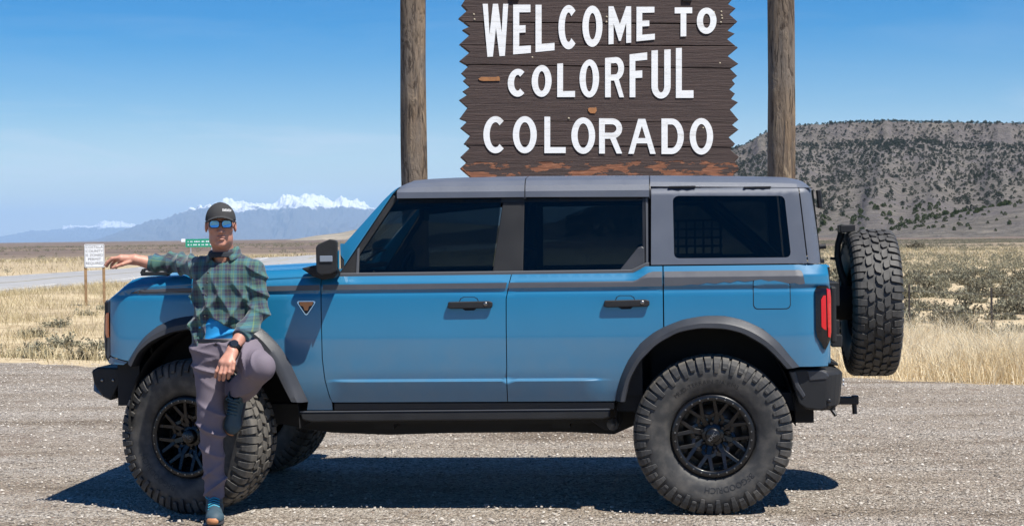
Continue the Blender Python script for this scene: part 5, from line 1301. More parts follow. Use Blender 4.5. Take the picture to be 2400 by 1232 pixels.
# ---- shirt
HEM = [(-2.70,.945),(-2.56,.930),(-2.515,.955),(-2.500,1.02),(-2.488,1.128),(-2.470,1.142),(-2.420,1.118),(-2.36,1.078),(-2.28,1.040),(-2.20,1.02),(-2.1,1.02)]
def f_shirt_core(P):
    d = ell(P, (-2.408, -.070, 1.29), (.185, .118, .20)); d = smin(d, ell(P, (-2.432, -.082, 1.08), (.163, .112, .20)), .07)
    d = smin(d, ell(P, (-2.548, -.095, 1.02), (.052, .080, .12)), .03)
    d = smin(d, cap(P, (-2.408, -.050, 1.435), R_SH, .064, .056), .06); d = smin(d, cap(P, (-2.408, -.050, 1.435), L_SH, .064, .058), .06)
    return d
def f_sleeves(P):
    a = smin(cap(P, R_SH, R_EL, .060, .052), cap(P, R_EL, R_CF, .050, .043), .02)
    b = smin(cap(P, L_SH, L_EL, .062, .051), cap(P, L_EL, L_CF, .050, .045), .02)
    return a, b
def f_shirt(P):
    c = f_shirt_core(P); a, b = f_sleeves(P)
    x, y, z = P[..., 0], P[..., 1], P[..., 2]; nn = n3(P, 9, 5); n2_ = n3(P, 22, 6)
    # diagonal drag lines across the front, rings on the sleeves
    ph = 46*(z*.72-x*.75)+2.6*nn; fr = np.clip((1.33-z)/.12, 0, 1)*np.clip((z-.95)/.08, 0, 1)*np.clip((-.06-y)/.06, 0, 1)
    c = c-.030*(folds(ph, 1.6)-.25)*fr-.016*(folds(70*(z*.5+x*.9)+3*nn, 1.8)-.2)*np.clip((1.40-z)/.1, 0, 1)-.004*n2_-.006*nn
    dr = np.array(R_CF)-np.array(R_EL); tr = (P-np.array(R_EL, np.float32))@(dr/np.linalg.norm(dr)).astype(np.float32)
    a = a-.018*folds(85*tr+2.6*nn+18*y, 1.5)*np.clip((tr+.18)/.1, 0, 1)-.003*n2_
    b = b-.018*folds(58*z+36*x+2.8*nn, 1.7)-.003*n2_
    d = smin(smin(c, a, .030), b, .010)
    hem = np.interp(x, [p[0] for p in HEM], [p[1] for p in HEM]).astype(np.float32)+.006*n2_
    body_cut = np.where((b < c) | (a < c), -1, hem-z)
    d = np.maximum(d, body_cut*.8)
    d = np.maximum(d, -cap(P, (-2.413, -.090, 1.60), (-2.408, -.085, 1.455), .080, .068))      # neck opening
    # gap between torso and hanging arm
    # button placket ridge and pocket flaps
    pl = np.where((np.abs(x+2.492-.10*(z-1.15)) < .016) & (y < -.10) & (z < 1.42), .0035, 0); d = d-pl
    pk = np.where((np.abs(x+2.355) < .060) & (z < 1.345) & (z > 1.312) & (y < -.1), .003, 0)+np.where((np.abs(x+2.555) < .042) & (z < 1.345) & (z > 1.312) & (y < -.08), .003, 0)
    d = d-pk
    # cuffs
    cu = np.minimum(np.maximum(np.abs((P-np.array(R_CF, np.float32))@(dr/np.linalg.norm(dr)).astype(np.float32))-.028, cap(P, R_EL, R_CF, .050, .048)), 9)
    dl = np.array(L_CF)-np.array(L_EL); dl /= np.linalg.norm(dl)
    cl = np.maximum(np.abs((P-np.array(L_CF, np.float32))@dl.astype(np.float32))-.032, cap(P, L_EL, np.array(L_CF)+.02*dl, .052, .051))
    d = np.minimum(d, np.minimum(cu, cl))
    d = np.maximum(d, ((P-np.array(R_CF, np.float32))@(dr/np.linalg.norm(dr)).astype(np.float32)-.026)*np.where(x < -2.8, 1, 0)-np.where(x < -2.8, 0, 1))
    return d
def attr2(me, name, U, W):
    a = me.attributes.new(name, 'FLOAT_VECTOR', 'POINT'); a.data.foreach_set('vector', np.stack([U, W, np.zeros_like(U)], 1).astype(np.float32).ravel())
def mat_plaid():
    m, nt, b = new_mat('plaid_flannel'); at = node(nt, 'ShaderNodeAttribute'); at.attribute_name = 'cloth'
    s = node(nt, 'ShaderNodeSeparateXYZ'); nt.links.new(at.outputs['Vector'], s.inputs[0])
    def band(sock, period, off=0):
        return math_(nt, 'FRACT', math_(nt, 'ADD', math_(nt, 'MULTIPLY', sock, 1/period), off))
    per = .064
    u, w = band(s.outputs[0], per), band(s.outputs[1], per*1.05)
    bands = [(0, (.022, .020, .045)), (.22, (.022, .020, .045)), (.24, (.045, .130, .110)), (.46, (.045, .130, .110)), (.48, (.17, .25, .08)), (.515, (.040, .135, .165)), (.73, (.040, .135, .165)), (.75, (.035, .032, .070)), (.96, (.035, .032, .070)), (.975, (.17, .23, .07))]
    def stepramp(f):
        r_ = nt.nodes.new('ShaderNodeValToRGB'); r_.color_ramp.interpolation = 'CONSTANT'; e = r_.color_ramp.elements
        for i, (p, c) in enumerate(bands):
            if i < 2: q = e[i]; q.position = p
            else: q = e.new(p)
            q.color = (*c, 1)
        nt.links.new(f, r_.inputs[0]); return r_.outputs[0]
    col = mixc(nt, .5, stepramp(u), stepramp(w))
    tw = noise(nt, coords(nt), 420, 2); nt.links.new(mixc(nt, .12, col, ramp(nt, tw, [(.3, (.01, .015, .02)), (.7, (.26, .32, .30))])), b.inputs['Base Color'])
    b.inputs['Roughness'].default_value = .9; b.inputs['Specular IOR Level'].default_value = .2; b.inputs['Sheen Weight'].default_value = .25
    bump(nt, b, tw, .2, .002); return m
V, Q = sdf_surface(f_shirt, (-2.98, -.36, .90), (-2.10, .33, 1.54), .0055, 2)
sh = link('plaid_shirt', np_mesh('plaid_shirt', V, quads=Q, smooth=True), mat_plaid(), PERSON)
Pf = V.astype(np.float32); ca_, cb_ = f_sleeves(Pf); cc_ = f_shirt_core(Pf)
def limb_uv(a, b):
    a = np.array(a); b = np.array(b); d = b-a; L_ = np.linalg.norm(d); d /= L_; q = V-a; t = q@d; rad = q-np.outer(t, d)
    e1 = np.cross(d, (0, 1, 0)); e1 /= np.linalg.norm(e1); e2 = np.cross(d, e1); return t, np.arctan2(rad@e2, rad@e1)*.06
U = V[:, 0].copy()+.05*n3(Pf, 5, 8)*.3; W = V[:, 2].copy()+.18*(V[:, 0]+2.4)**2
for msk, a, b in ((ca_ < cc_-.004, R_SH, R_EL), (cb_ < cc_-.004, L_SH, L_EL)):
    t, an = limb_uv(a, b); U[msk] = an[msk]; W[msk] = t[msk]
attr2(sh.data, 'cloth', U, W)
# collar: two turned-down leaves and the dark inner band
M_DARKCLOTH = simple('dark_collar_cloth', (.018, .024, .032), .9, grain=.2, gscale=200)
cen = np.array((-2.411, -.068)); V = []; F = []; n = 26
for i in range(n):
    a = R(-62+292*i/(n-1)); ca, sa = math.cos(a), math.sin(a); fr = max(0, -sa)
    for rr, dz in ((.062, .030), (.070, .048-.02*fr), (.082, .044-.03*fr), (.098+.020*fr, .002-.038*fr), (.090+.02*fr, -.006-.038*fr), (.066, .0)):
        V.append((cen[0]+rr*ca*1.02, cen[1]+rr*sa, 1.474+dz+.010*ca))
k = 6
for i in range(n-1):
    for j in range(k): F.append((i*k+j, i*k+(j+1) % k, (i+1)*k+(j+1) % k, (i+1)*k+j))
F += [tuple(range(k)), tuple(reversed(range((n-1)*k, n*k)))]
co_ = MB().add(V, F, True).build('collar', sh.data.materials[0], PERSON); attr2(co_.data, 'cloth', np.array([v[0] for v in V])*1.3, np.array([v[2] for v in V])*1.3)
sb_ = co_.modifiers.new('sub', 'SUBSURF'); sb_.levels = 1; sb_.render_levels = 2
def f_inner(P):
    d = np.abs(cap(P, (-2.414, -.085, 1.56), (-2.410, -.085, 1.43), .066, .084))-.006-.004*n3(P, 40, 71)
    return np.maximum(np.maximum(d, P[..., 2]-(1.502-.12*(P[..., 1]+.07)*-1*.35)), 1.447-.25*(P[..., 1]+.08)-P[..., 2])
V, Q = sdf_surface(f_inner, (-2.54, -.21, 1.41), (-2.28, .05, 1.56), .005, 1); link('inner_collar', np_mesh('inner_collar', V, quads=Q, smooth=True), M_DARKCLOTH, PERSON)
m = MB()
for z in (1.385, 1.330, 1.262, 1.195, 1.145): m.lathe([(0, -.0035), (.005, -.0035), (.006, 0)], 10, (-2.492+.10*(z-1.15), -.205+.04*abs(z-1.27), z))
m.build('shirt_button', simple('button_dark', (.03, .035, .03), .4), PERSON)
# ---- t-shirt showing at the waist
def f_tee(P):
    d = ell(P, (-2.432, -.080, 1.06), (.146, .098, .17)); x, z = P[..., 0], P[..., 2]
    d = d-.012*folds(70*(z-.35*x)+2.5*n3(P, 10, 12), 1.6)-.002*n3(P, 25, 13)
    return np.maximum(d, .985-z)
V, Q = sdf_surface(f_tee, (-2.62, -.23, .96), (-2.24, .06, 1.26), .0055, 2)
link('t_shirt', np_mesh('t_shirt', V, quads=Q, smooth=True), simple('bright_blue_jersey', (.012, .28, .62), .75, grain=.15, gscale=250, var=.08, vscale=20), PERSON)
# ---- trousers
def f_pants(P):
    x, y, z = P[..., 0], P[..., 1], P[..., 2]; nn = n3(P, 9, 31); n2_ = n3(P, 24, 32)
    pel = ell(P, (-2.425, -.085, .965), (.162, .115, .125))
    r1 = smin(cap(P, (-2.488, -.085, .94), (-2.488, -.125, .60), .102, .068), cap(P, (-2.488, -.125, .60), (-2.478, -.085, .12), .066, .050), .03)
    l1 = cap(P, (-2.335, -.10, .955), (-2.128, -.392, .892), .094, .066); l2 = cap(P, (-2.132, -.385, .868), (-2.318, -.10, .735), .068, .060)
    l1 = l1-.024*folds(80*(x*.75-y*.35+z*.5)+3.0*nn, 2.0)*np.clip((-2.12-x)/.09, .08, 1)
    l = smin(l1, l2-.020*folds(60*(x+y)+2*nn, 1.6)*np.clip((-2.15-x)/.07, .05, 1), .03)
    t = np.clip((z-.40)/.2, 0, 1)
    r1 = r1-.026*folds(52*(z+.55*x)+2.8*nn, 2.3)*np.clip(1-np.abs(z-.50)/.24, .25, 1)-.026*folds(58*(z-.8*x)+3.2*nn, 2.2)*np.clip(1-np.abs(z-.20)/.16, 0, 1)
    r1 = r1-.020*folds(66*(z+.22*x)+2*nn, 2.2)*np.clip((z-.75)/.1, 0, 1)
    pel = pel-.014*folds(70*(z+.3*np.abs(x+2.43))+2*nn, 2)
    d = smin(smin(pel, r1, .05), l, .045)-.0025*n2_
    d = np.maximum(d, np.where(x < -2.40, .140-z+.35*(y+.09), -1))
    d = np.maximum(d, z-1.022)
    return d
V, Q = sdf_surface(f_pants, (-2.64, -.50, .08), (-2.02, .07, 1.05), .006, 2)
M_PANTS = simple('grey_trouser_cloth', (.165, .138, .168), .85, grain=.25, gscale=350, var=.08, vscale=14)
pt_ = link('trousers', np_mesh('trousers', V, quads=Q, smooth=True), M_PANTS, PERSON)
m = MB(); m.lathe([(.158, -.017), (.163, -.017), (.163, .017), (.158, .017)], 40, closed=True, axis='Z')
bl_ = m.build('belt', M_TRIM, PERSON, loc=(-2.425, -.085, 1.004)); bl_.scale = (1.04, .74, 1)
# ---- shoes
def shoe(name, heel, toe, up, S=1.0, lace=(.025, .27, .38)):
    """trail shoe in a local frame: x along heel->toe, z up"""
    heel = Vector(heel); toe = Vector(toe); X = (toe-heel).normalized(); Z = Vector(up); Z = (Z-X*Z.dot(X)).normalized(); Y = Z.cross(X)
    M = np.array([X, Y, Z]).T
    def to_w(V): return (np.asarray(V)@M.T)*S+np.array(heel)
    def upper(P):
        d = smin(cap(P, (.045, 0, .052), (.215, .004, .040), .043, .040), ell(P, (.235, .006, .035), (.052, .046, .036)), .03)
        d = smin(d, cap(P, (.055, 0, .06), (.060, 0, .105), .042, .044), .03); d = smin(d, cap(P, (.08, 0, .098), (.185, .002, .060), .026, .026), .025)
        d = np.maximum(d, .018-P[..., 2]); d = np.maximum(d, -cap(P, (.055, 0, .10), (.05, 0, .16), .032, .036))
        return d-.0012*n3(P, 60, 44)
    def sole(P):
        d = smin(cap(P, (.045, 0, .012), (.225, .006, .012), .044, .050), cap(P, (.12, 0, .012), (.13, 0, .012), .040), .02)
        return np.maximum(np.maximum(d, -P[..., 2]), P[..., 2]-.026-.012*np.clip((.06-P[..., 0])/.06, 0, 1))-.001*np.sin(P[..., 0]*300)*0
    def toecap(P):
        d = ell(P, (.240, .006, .024), (.054, .049, .034)); return np.maximum(np.maximum(d, .276-P[..., 0]+.45*P[..., 1]), .008-P[..., 2])
    lo, hi = (-.02, -.07, -.01), (.31, .07, .17)
    V, Q = sdf_surface(upper, lo, hi, .004, 1); o = link(name, np_mesh(name, to_w(V), quads=Q, smooth=True), simple('shoe_slate', (.035, .070, .095), .7, grain=.3, gscale=260, var=.2, vscale=30), PERSON)
    V, Q = sdf_surface(sole, lo, hi, .004, 1); link('sole', np_mesh('sole', to_w(V), quads=Q, smooth=True), simple('shoe_sole', (.05, .05, .055), .8), o)
    V, Q = sdf_surface(toecap, lo, hi, .004, 1); link('toe_cap', np_mesh('toe_cap', to_w(V), quads=Q, smooth=True), simple('shoe_orange', (.46, .20, .085), .6), o)
    m = MB()
    for i in range(6):
        x = .098+.019*i; z = .137-.0105*i; pts = [to_w([(x, y, z-.30*abs(y)**1.3*4)])[0] for y in (-.030, -.015, 0, .015, .030)]
        m.tube(pts, .0048*S, 6)
    for s in (-1, 1): m.tube([to_w([p])[0] for p in ((.085, .004*s, .134), (.078, .03*s, .145), (.092, .045*s, .125), (.10, .030*s, .118))], .004*S, 6)
    m.build('lace', simple('lace_cord', lace, .6), o)
    return o
shoe('shoe', (-2.497, -.030, .012), (-2.425, -.330, .012), (0, 0, 1), 1.02)
shoe('shoe', (-2.330, -.030, .748), (-2.374, -.055, .552), (.03, -.98, .2), .96, (.02, .07, .10))  # raised shoe's laces coloured darker to stand for the shade on them
# ---- cap, sunglasses, watch
def f_cap(P):
    q = head_local(P); x, y, z = q[..., 0], q[..., 1], q[..., 2]
    d = ell(q, (0, .012, .030), (.088, .109, .106)); d = np.maximum(d, .030-.16*(y-.01)*0-z+.10*np.clip(y, 0, 1)*-1*.3)
    d = d-.0012*np.clip(1-np.abs(x)/.004, 0, 1)
    yb = -y-.075; br = np.abs(z-(.050-4.6*x*x-.06*yb))-.0035                # curved brim sheet
    ex_ = (x/.083)**2+((y+.070)/.098)**2
    br = np.maximum(br, (np.sqrt(ex_)-1)*.08); br = np.maximum(br, y+.055)
    return smin(d, br, .006)*HEAD_S
V, Q = sdf_surface(f_cap, (-2.54, -.32, 1.62), (-2.27, .02, 1.80), .0032, 1)
cap_o = link('cap', np_mesh('cap', V, quads=Q, smooth=True), simple('charcoal_cap_cloth', (.034, .034, .035), .9, grain=.3, gscale=300, var=.1, vscale=20), PERSON)
m = MB(); r_ = random.Random(2)
def cap_front(x, z): return -float(.109*math.sqrt(max(0, 1-(x/.088)**2-((z-.03)/.106)**2)))+.012-.0025
for i in range(6):
    x = .012+.0085*i; z0 = .082-.05*x; h_ = .016
    P4 = [(x, z0), (x+.006, z0), (x+.006, z0+h_), (x, z0+h_)]
    if i % 2: P4 = [(x, z0), (x+.007, z0+.003), (x+.007, z0+h_), (x+.001, z0+h_-.004)]
    m.add(head_world([(a, cap_front(a, b), b) for a, b in P4]).tolist(), [(0, 1, 2, 3)])
m.build('cap_logo', simple('logo_grey', (.42, .42, .42), .7), cap_o)
M_LENS = simple('mirror_blue_lens', (.10, .30, .62), .08, metal=1); M_FRAME = simple('frame_black', (.008, .008, .009), .25)
m = MB(); ml = MB()
for s in (-1, 1):
    P_ = [(.0345*s+p[0]*s, p[1]) for p in rrect(-.0255, .0265, -.021, .0165, .0155)]
    P_o = [(.0345*s+p[0]*s, p[1]) for p in rrect(-.0300, .0320, -.0255, .0215, .018)]
    def yy(u, d): return -.117+.55*u*u*2+d
    fl = [(u, yy(u, 0), v+.010) for u, v in P_]; fo = [(u, yy(u, -.002), v+.010) for u, v in P_o]; fob = [(u, yy(u, .004), v+.010) for u, v in P_o]; k = len(fl)
    ml.add(head_world(fl).tolist(), [tuple(range(k))])
    fi = [(u, yy(u, -.002), v+.010) for u, v in P_]
    m.add(head_world(fo+fi).tolist(), [(i, (i+1) % k, (i+1) % k+k, i+k) for i in range(k)]); m.add(head_world(fo+fob).tolist(), [(i, (i+1) % k, (i+1) % k+k, i+k) for i in range(k)])
    m.tube([tuple(head_world([p])[0]) for p in ((.066*s, -.112, .024), (.080*s, -.085, .023), (.086*s, -.02, .020), (.084*s, .012, .010))], .0035, 6)
m.tube([tuple(head_world([p])[0]) for p in ((-.010, -.118, .020), (0, -.121, .022), (.010, -.118, .020))], .0035, 6)
gl = m.build('sunglasses', M_FRAME, PERSON); ml.build('lens', M_LENS, gl)
m = MB(); wc = Vector((-2.297, -.322, .985)); wd = Vector((-2.303+2.262, -.332+.262, .975-1.055)).normalized()
ring = []; e1 = wd.cross(Vector((0, 0, 1))).normalized(); e2 = wd.cross(e1)
for k in range(21): a = 2*math.pi*k/20; ring.append(wc+(e1*math.cos(a)+e2*math.sin(a))*.0335)
for dd in (-.008, 0, .008): m.tube([p+wd*dd for p in ring], .0055, 6, caps=False)
wo = m.build('watch', M_TRIM, PERSON)
fdir = Vector((.10, -.93, .35)); fdir = (fdir-wd*fdir.dot(wd)).normalized(); fx = wd.cross(fdir)
m = MB(); V = []; n = 24
for hgt, rr in ((.030, .022), (.0385, .0225), (.041, .019)):
    V += [wc+fdir*hgt+(wd*math.cos(2*math.pi*k/n)+fx*math.sin(2*math.pi*k/n))*rr for k in range(n)]
F = [(i*n+k, i*n+(k+1) % n, (i+1)*n+(k+1) % n, (i+1)*n+k) for i in range(2) for k in range(n)]+[tuple(range(2*n, 3*n))]
m.add(V, F); m.build('watch_face', simple('watch_glass', (.01, .012, .016), .15, coat=1), wo)

PERSON.location = (.026, -.10, 0)
# ================================================================== vegetation
def mat_leaf(name, stops, rough=.8, trans=.25, islands=True):
    m, nt, b = new_mat(name); g = node(nt, 'ShaderNodeNewGeometry'); oi = node(nt, 'ShaderNodeObjectInfo')
    f = math_(nt, 'FRACT', math_(nt, 'ADD', g.outputs['Random Per Island'], math_(nt, 'MULTIPLY', oi.outputs['Random'], .35))) if islands else oi.outputs['Random']
    c = ramp(nt, f, stops); nt.links.new(c, b.inputs['Base Color']); b.inputs['Roughness'].default_value = rough; b.inputs['Specular IOR Level'].default_value = .15
    tr = nt.nodes.new('ShaderNodeBsdfTranslucent'); nt.links.new(c, tr.inputs['Color'])
    mx = nt.nodes.new('ShaderNodeMixShader'); mx.inputs[0].default_value = trans
    out = [n for n in nt.nodes if n.type == 'OUTPUT_MATERIAL'][0]
    nt.links.new(b.outputs[0], mx.inputs[1]); nt.links.new(tr.outputs[0], mx.inputs[2]); nt.links.new(mx.outputs[0], out.inputs[0]); return m
M_SAGE = mat_leaf('sage_leaf', [(0, (.12, .11, .080)), (.35, (.215, .205, .145)), (.65, (.29, .28, .20)), (.88, (.37, .345, .25)), (1, (.45, .38, .25))])
M_SAGE_DK = mat_leaf('dark_sage_leaf', [(0, (.075, .068, .050)), (.5, (.145, .132, .092)), (1, (.25, .22, .15))])
M_JUN = mat_leaf('juniper_leaf', [(0, (.020, .028, .022)), (.5, (.040, .052, .036)), (1, (.072, .082, .058))], trans=.1)
M_JUNG = mat_leaf('green_juniper_leaf', [(0, (.022, .036, .012)), (.5, (.045, .066, .022)), (1, (.082, .105, .038))], trans=.1)
M_GRASS = mat_leaf('dry_grass_blade', [(0, (.56, .44, .28)), (.25, (.76, .64, .43)), (.7, (.88, .78, .57)), (1, (.93, .87, .70))], trans=.45)
M_GRASS2 = mat_leaf('dull_grass_blade', [(0, (.24, .185, .10)), (.3, (.46, .38, .22)), (.7, (.62, .53, .33)), (1, (.76, .67, .46))], trans=.35)
M_BARK = simple('juniper_bark', (.09, .065, .048), .9)

def bush_mesh(seed, stems=46, leaves=11, flat=.62):
    r_ = np.random.default_rng(seed); V = []; T = []
    for s in range(stems):
        az = r_.uniform(0, 6.283); el = math.acos(r_.uniform(.12, .98)); L_ = r_.uniform(.32, .58)*(1-.15*math.sin(el))
        b = np.array([r_.normal()*.06, r_.normal()*.06, 0]); d = np.array([math.sin(el)*math.cos(az), math.sin(el)*math.sin(az), math.cos(el)*flat*1.35])
        side = np.cross(d, (0, 0, 1.0))+r_.normal(size=3)*.1; side /= np.linalg.norm(side)
        tip = b+d*L_; o = len(V); V += [b+side*.010, b-side*.010, tip]; T.append((o, o+1, o+2))
        for k in range(leaves):
            t = r_.uniform(.35, 1.05); c = b+d*L_*t+r_.normal(size=3)*.030; u = r_.normal(size=3); u[2] += .9; u += d*.8; u /= np.linalg.norm(u); w = np.cross(u, r_.normal(size=3)); w /= np.linalg.norm(w)
            h = r_.uniform(.035, .075); q = h*r_.uniform(.28, .5); o = len(V); V += [c-u*h*.4+w*q*.2, c+w*q, c+u*h, c-w*q]; T += [(o, o+1, o+2), (o, o+2, o+3)]
    return np.array(V), np.array(T)
def juniper_mesh(seed, clumps=90, h=1.0):
    r_ = np.random.default_rng(seed); V = []; T = []
    for k in range(clumps):
        a = r_.uniform(0, 6.283); zz = r_.uniform(.10, 1.0); rad = .52*math.sin(math.pi*(.10+.86*zz)**.8)**.75*r_.uniform(.55, 1.08)
        rad *= 1+.22*math.sin(2*a+seed)+.15*math.sin(5*a+zz*6+seed)
        c = np.array([rad*math.cos(a), rad*math.sin(a), zz*h]); 
        for q in range(2):
            u = r_.normal(size=3); u[2] += .4; u /= np.linalg.norm(u); w = np.cross(u, r_.normal(size=3)); w /= np.linalg.norm(w); s = r_.uniform(.09, .17)
            cc = c+r_.normal(size=3)*.04; o = len(V); V += [cc-u*s*.5, cc+w*s*.6, cc+u*s, cc-w*s*.6]; T += [(o, o+1, o+2), (o, o+2, o+3)]
    return np.array(V), np.array(T)
def merged(protos, pos, sc_, rot, zs=None):
    """many copies of a few prototypes as one big mesh"""
    VV = []; TT = []; off = 0; pick = np.arange(len(pos)) % len(protos)
    for p, (V, T) in enumerate(protos):
        I = np.nonzero(pick == p)[0]; n = len(I)
        if not n: continue
        c, s = np.cos(rot[I]), np.sin(rot[I]); k = sc_[I]; kz = k if zs is None else zs[I]
        X = (V[None, :, 0]*c[:, None]-V[None, :, 1]*s[:, None])*k[:, None]+pos[I, 0][:, None]
        Y = (V[None, :, 0]*s[:, None]+V[None, :, 1]*c[:, None])*k[:, None]+pos[I, 1][:, None]
        Z = V[None, :, 2]*kz[:, None]+pos[I, 2][:, None]
        VV.append(np.stack([X, Y, Z], -1).reshape(-1, 3)); TT.append((T[None]+len(V)*np.arange(n)[:, None, None]).reshape(-1, 3)+off); off += n*len(V)
    return np.vstack(VV), np.vstack(TT)
def scatter(n, az0, az1, r0, r1, seed, power=1.0):
    r_ = np.random.default_rng(seed); az = r_.uniform(az0, az1, n); u = r_.uniform(0, 1, n)**power; r = np.sqrt(r0*r0+(r1*r1-r0*r0)*u)
    x = r*np.sin(np.radians(az)); y = r*np.cos(np.radians(az))-9.28; return x, y, r, r_
def on_road(x, y, w=6.3): return np.abs(x-(-28.3-.02*(y-60))) < w

# ---- junipers on the mesa: the nearest as trees of their own, the rest as one cover
protos_j = [juniper_mesh(100+i, 70) for i in range(5)]
def junipers():
    r_ = np.random.default_rng(77); n = 42000; az = r_.uniform(-3, 24, n); t = r_.uniform(0, 1, n)**.52; r = 470+(1450-470)*t
    r = np.where(r_.uniform(0, 1, n) < .22, r_.uniform(1310, 1446, n), r)
    dens = .5+.5*fnoise(az*1.3, r*.006, 71, 3); x = r*np.sin(np.radians(az)); y = r*np.cos(np.radians(az))
    z = hill_z(az, r); ok = (r_.uniform(0, 1, n) < (.30+.42*dens)*np.where(r < 600, .9, .78)) & (z > .6)
    spur_top = (az > 6.5)&(r < 700); ok &= (r > 560) | spur_top
    az, r, x, y, z = az[ok], r[ok], x[ok], y[ok]-9.28, z[ok]-.1; n = len(x)
    size = (1.0+2.0*r_.uniform(0, 1, n)**1.8)*np.where(r < 720, .72, .82); hgt = size*r_.uniform(.75, 1.15, n); rot = r_.uniform(0, 6.28, n)
    vis = np.nonzero((az > 4.8) & (az < 12.8))[0]; order = vis[np.argsort(r[vis])][:300]; rest = np.setdiff1d(np.arange(n), order)
    meshes = []
    for i in range(5):
        V, T = juniper_mesh(200+i, 110); me = np_mesh('juniper_tree', V, tris=T); me.materials.append(M_JUNG); meshes.append(me)
    for k, i in enumerate(order):
        o = link('juniper_tree', meshes[k % 5]); o.location = (x[i], y[i], z[i]); o.scale = (size[i], size[i], hgt[i]); o.rotation_euler = (0, 0, rot[i])
        tag(o, 'small dark green juniper tree on the lower slope below the mesa', 'tree', 'junipers on the lower slope')
    V, T = merged(protos_j, np.stack([x, y, z], 1)[rest], size[rest], rot[rest], hgt[rest])
    tag(link('juniper_cover', np_mesh('juniper_cover', V, tris=T), M_JUN), 'dense speckle of junipers over the upper mesa slope', kind='stuff')
    return len(rest)
junipers()
# ---- sagebrush
bush_meshes = []
for i in range(6):
    V, T = bush_mesh(300+i); me = np_mesh('sagebrush', V, tris=T); me.materials.append(M_SAGE if i < 4 else M_SAGE_DK); bush_meshes.append(me)
protos_b = [bush_mesh(400+i, 15, 5) for i in range(6)]
def sagebrush():
    # right-hand flat
    x, y, r, r_ = scatter(28000, 2.5, 22, 23, 330, 81, .88)
    cl = fnoise(x*.22, y*.22, 82, 2); ok = (r_.uniform(0, 1, len(x)) < .42+.3*cl+.45*(r < 110)) & (r > 23.5+1.5*fnoise(x, y, 83, 2)) & ~((r > 130) & (fnoise(x*.03, y*.03, 84, 2) > -.1))
    x, y, r = x[ok], y[ok], r[ok]; az = np.degrees(np.arctan2(x, y+9.28)); size = r_.uniform(.50, 1.05, len(x)); rot = r_.uniform(0, 6.28, len(x))
    vis = np.nonzero((az > 5.2) & (az < 12.8))[0]; order = vis[np.argsort(r[vis])][:270]; rest = np.setdiff1d(np.arange(len(x)), order); z = terrain(x, y)
    for k, i in enumerate(order):
        me = bush_meshes[int(r_.integers(0, 6))]
        o = link('sagebrush', me); o.location = (x[i], y[i], z[i]-.03); o.scale = (size[i], size[i], size[i]*r_.uniform(.75, 1.1)); o.rotation_euler = (0, 0, rot[i])
        tag(o, 'grey-green sagebrush clump on the flat behind the spare wheel', 'shrub', 'sagebrush right of the vehicle')
    P = np.stack([x, y, z-.03], 1)[rest]; S = size[rest]; RR = rot[rest]
    # left-hand plain beyond the highway
    x2, y2, r2, _ = scatter(7500, -25, -3, 62, 700, 85, .55); cl = fnoise(x2*.10, y2*.10, 86, 2); far = r2 > 100
    ok = ~on_road(x2, y2) & (_.uniform(0, 1, len(x2)) < .42+.4*cl) & ((x2 < -36) | far | (x2 > -20))
    x2, y2 = x2[ok], y2[ok]; S2 = _.uniform(.7, 1.5, len(x2)); P2 = np.stack([x2, y2, terrain(x2, y2)-.03], 1)
    V, T = merged(protos_b, np.vstack([P, P2]), np.concatenate([S, S2]), np.concatenate([RR, _.uniform(0, 6.28, len(x2))]))
    tag(link('sagebrush_cover', np_mesh('sagebrush_cover', V, tris=T), M_SAGE), 'far sagebrush covering the plain on both sides', kind='stuff')
    # the few clumps standing in the grass on the left, and right of the driver
    r3 = random.Random(5)
    spots = []
    for az, d in [(-19.2, 41), (-18.6, 43.5), (-20.2, 36), (-19.9, 30), (-18.9, 29), (-21.0, 33), (-18.2, 33), (-21.6, 27.5), (-20.6, 26.0), (-19.4, 25.4), (-18.5, 26.5), (-22.3, 30), (-20.9, 29.3), (-13.2, 62), (-12.6, 70), (-11.8, 58), (-11.1, 66), (-12.2, 84), (-13.5, 78), (-10.6, 76), (-13.0, 50), (-12.0, 47)]:
        spots.append((az, d, r3.uniform(.45, .9)))
    for az, d, s in spots:
        px, py = polar(az, d); o = link('sagebrush', bush_meshes[r3.choice((0, 1, 2, 3, 4))]); o.location = (px, py, float(terrain(px, py))-.03); o.scale = (s, s, s*r3.uniform(.6, .95)); o.rotation_euler = (0, 0, r3.uniform(0, 6.28))
        tag(o, 'low sagebrush clump in the dry grass left of the vehicle', 'shrub', 'sagebrush left of the vehicle')
    px, py = polar(8.72, 161); o = link('sagebrush', bush_meshes[5]); o.location = (px, py, float(terrain(px, py))); o.scale = (2.6, 2.2, 2.0); tag(o, 'lone large dark bush on the pale field right of the spare wheel', 'shrub')
sagebrush()
# ---- grass
def blades(x, y, z, h, lean, w, seed):
    r_ = np.random.default_rng(seed); n = len(x); a = r_.uniform(0, 6.28, n); dx = np.cos(a)*lean*h; dy = np.sin(a)*lean*h; b = r_.uniform(0, 6.28, n); wx = np.cos(b)*w; wy = np.sin(b)*w
    V = np.empty((n, 5, 3)); 
    V[:, 0] = np.stack([x-wx, y-wy, z], 1); V[:, 1] = np.stack([x+wx, y+wy, z], 1)
    V[:, 2] = np.stack([x+dx*.35-wx*.8, y+dy*.35-wy*.8, z+h*.58], 1); V[:, 3] = np.stack([x+dx*.35+wx*.8, y+dy*.35+wy*.8, z+h*.58], 1)
    V[:, 4] = np.stack([x+dx, y+dy, z+h*(1-.25*lean)], 1)
    T = np.array([(0, 1, 3), (0, 3, 2), (2, 3, 4)])[None]+5*np.arange(n)[:, None, None]
    return V.reshape(-1, 3), T.reshape(-1, 3)
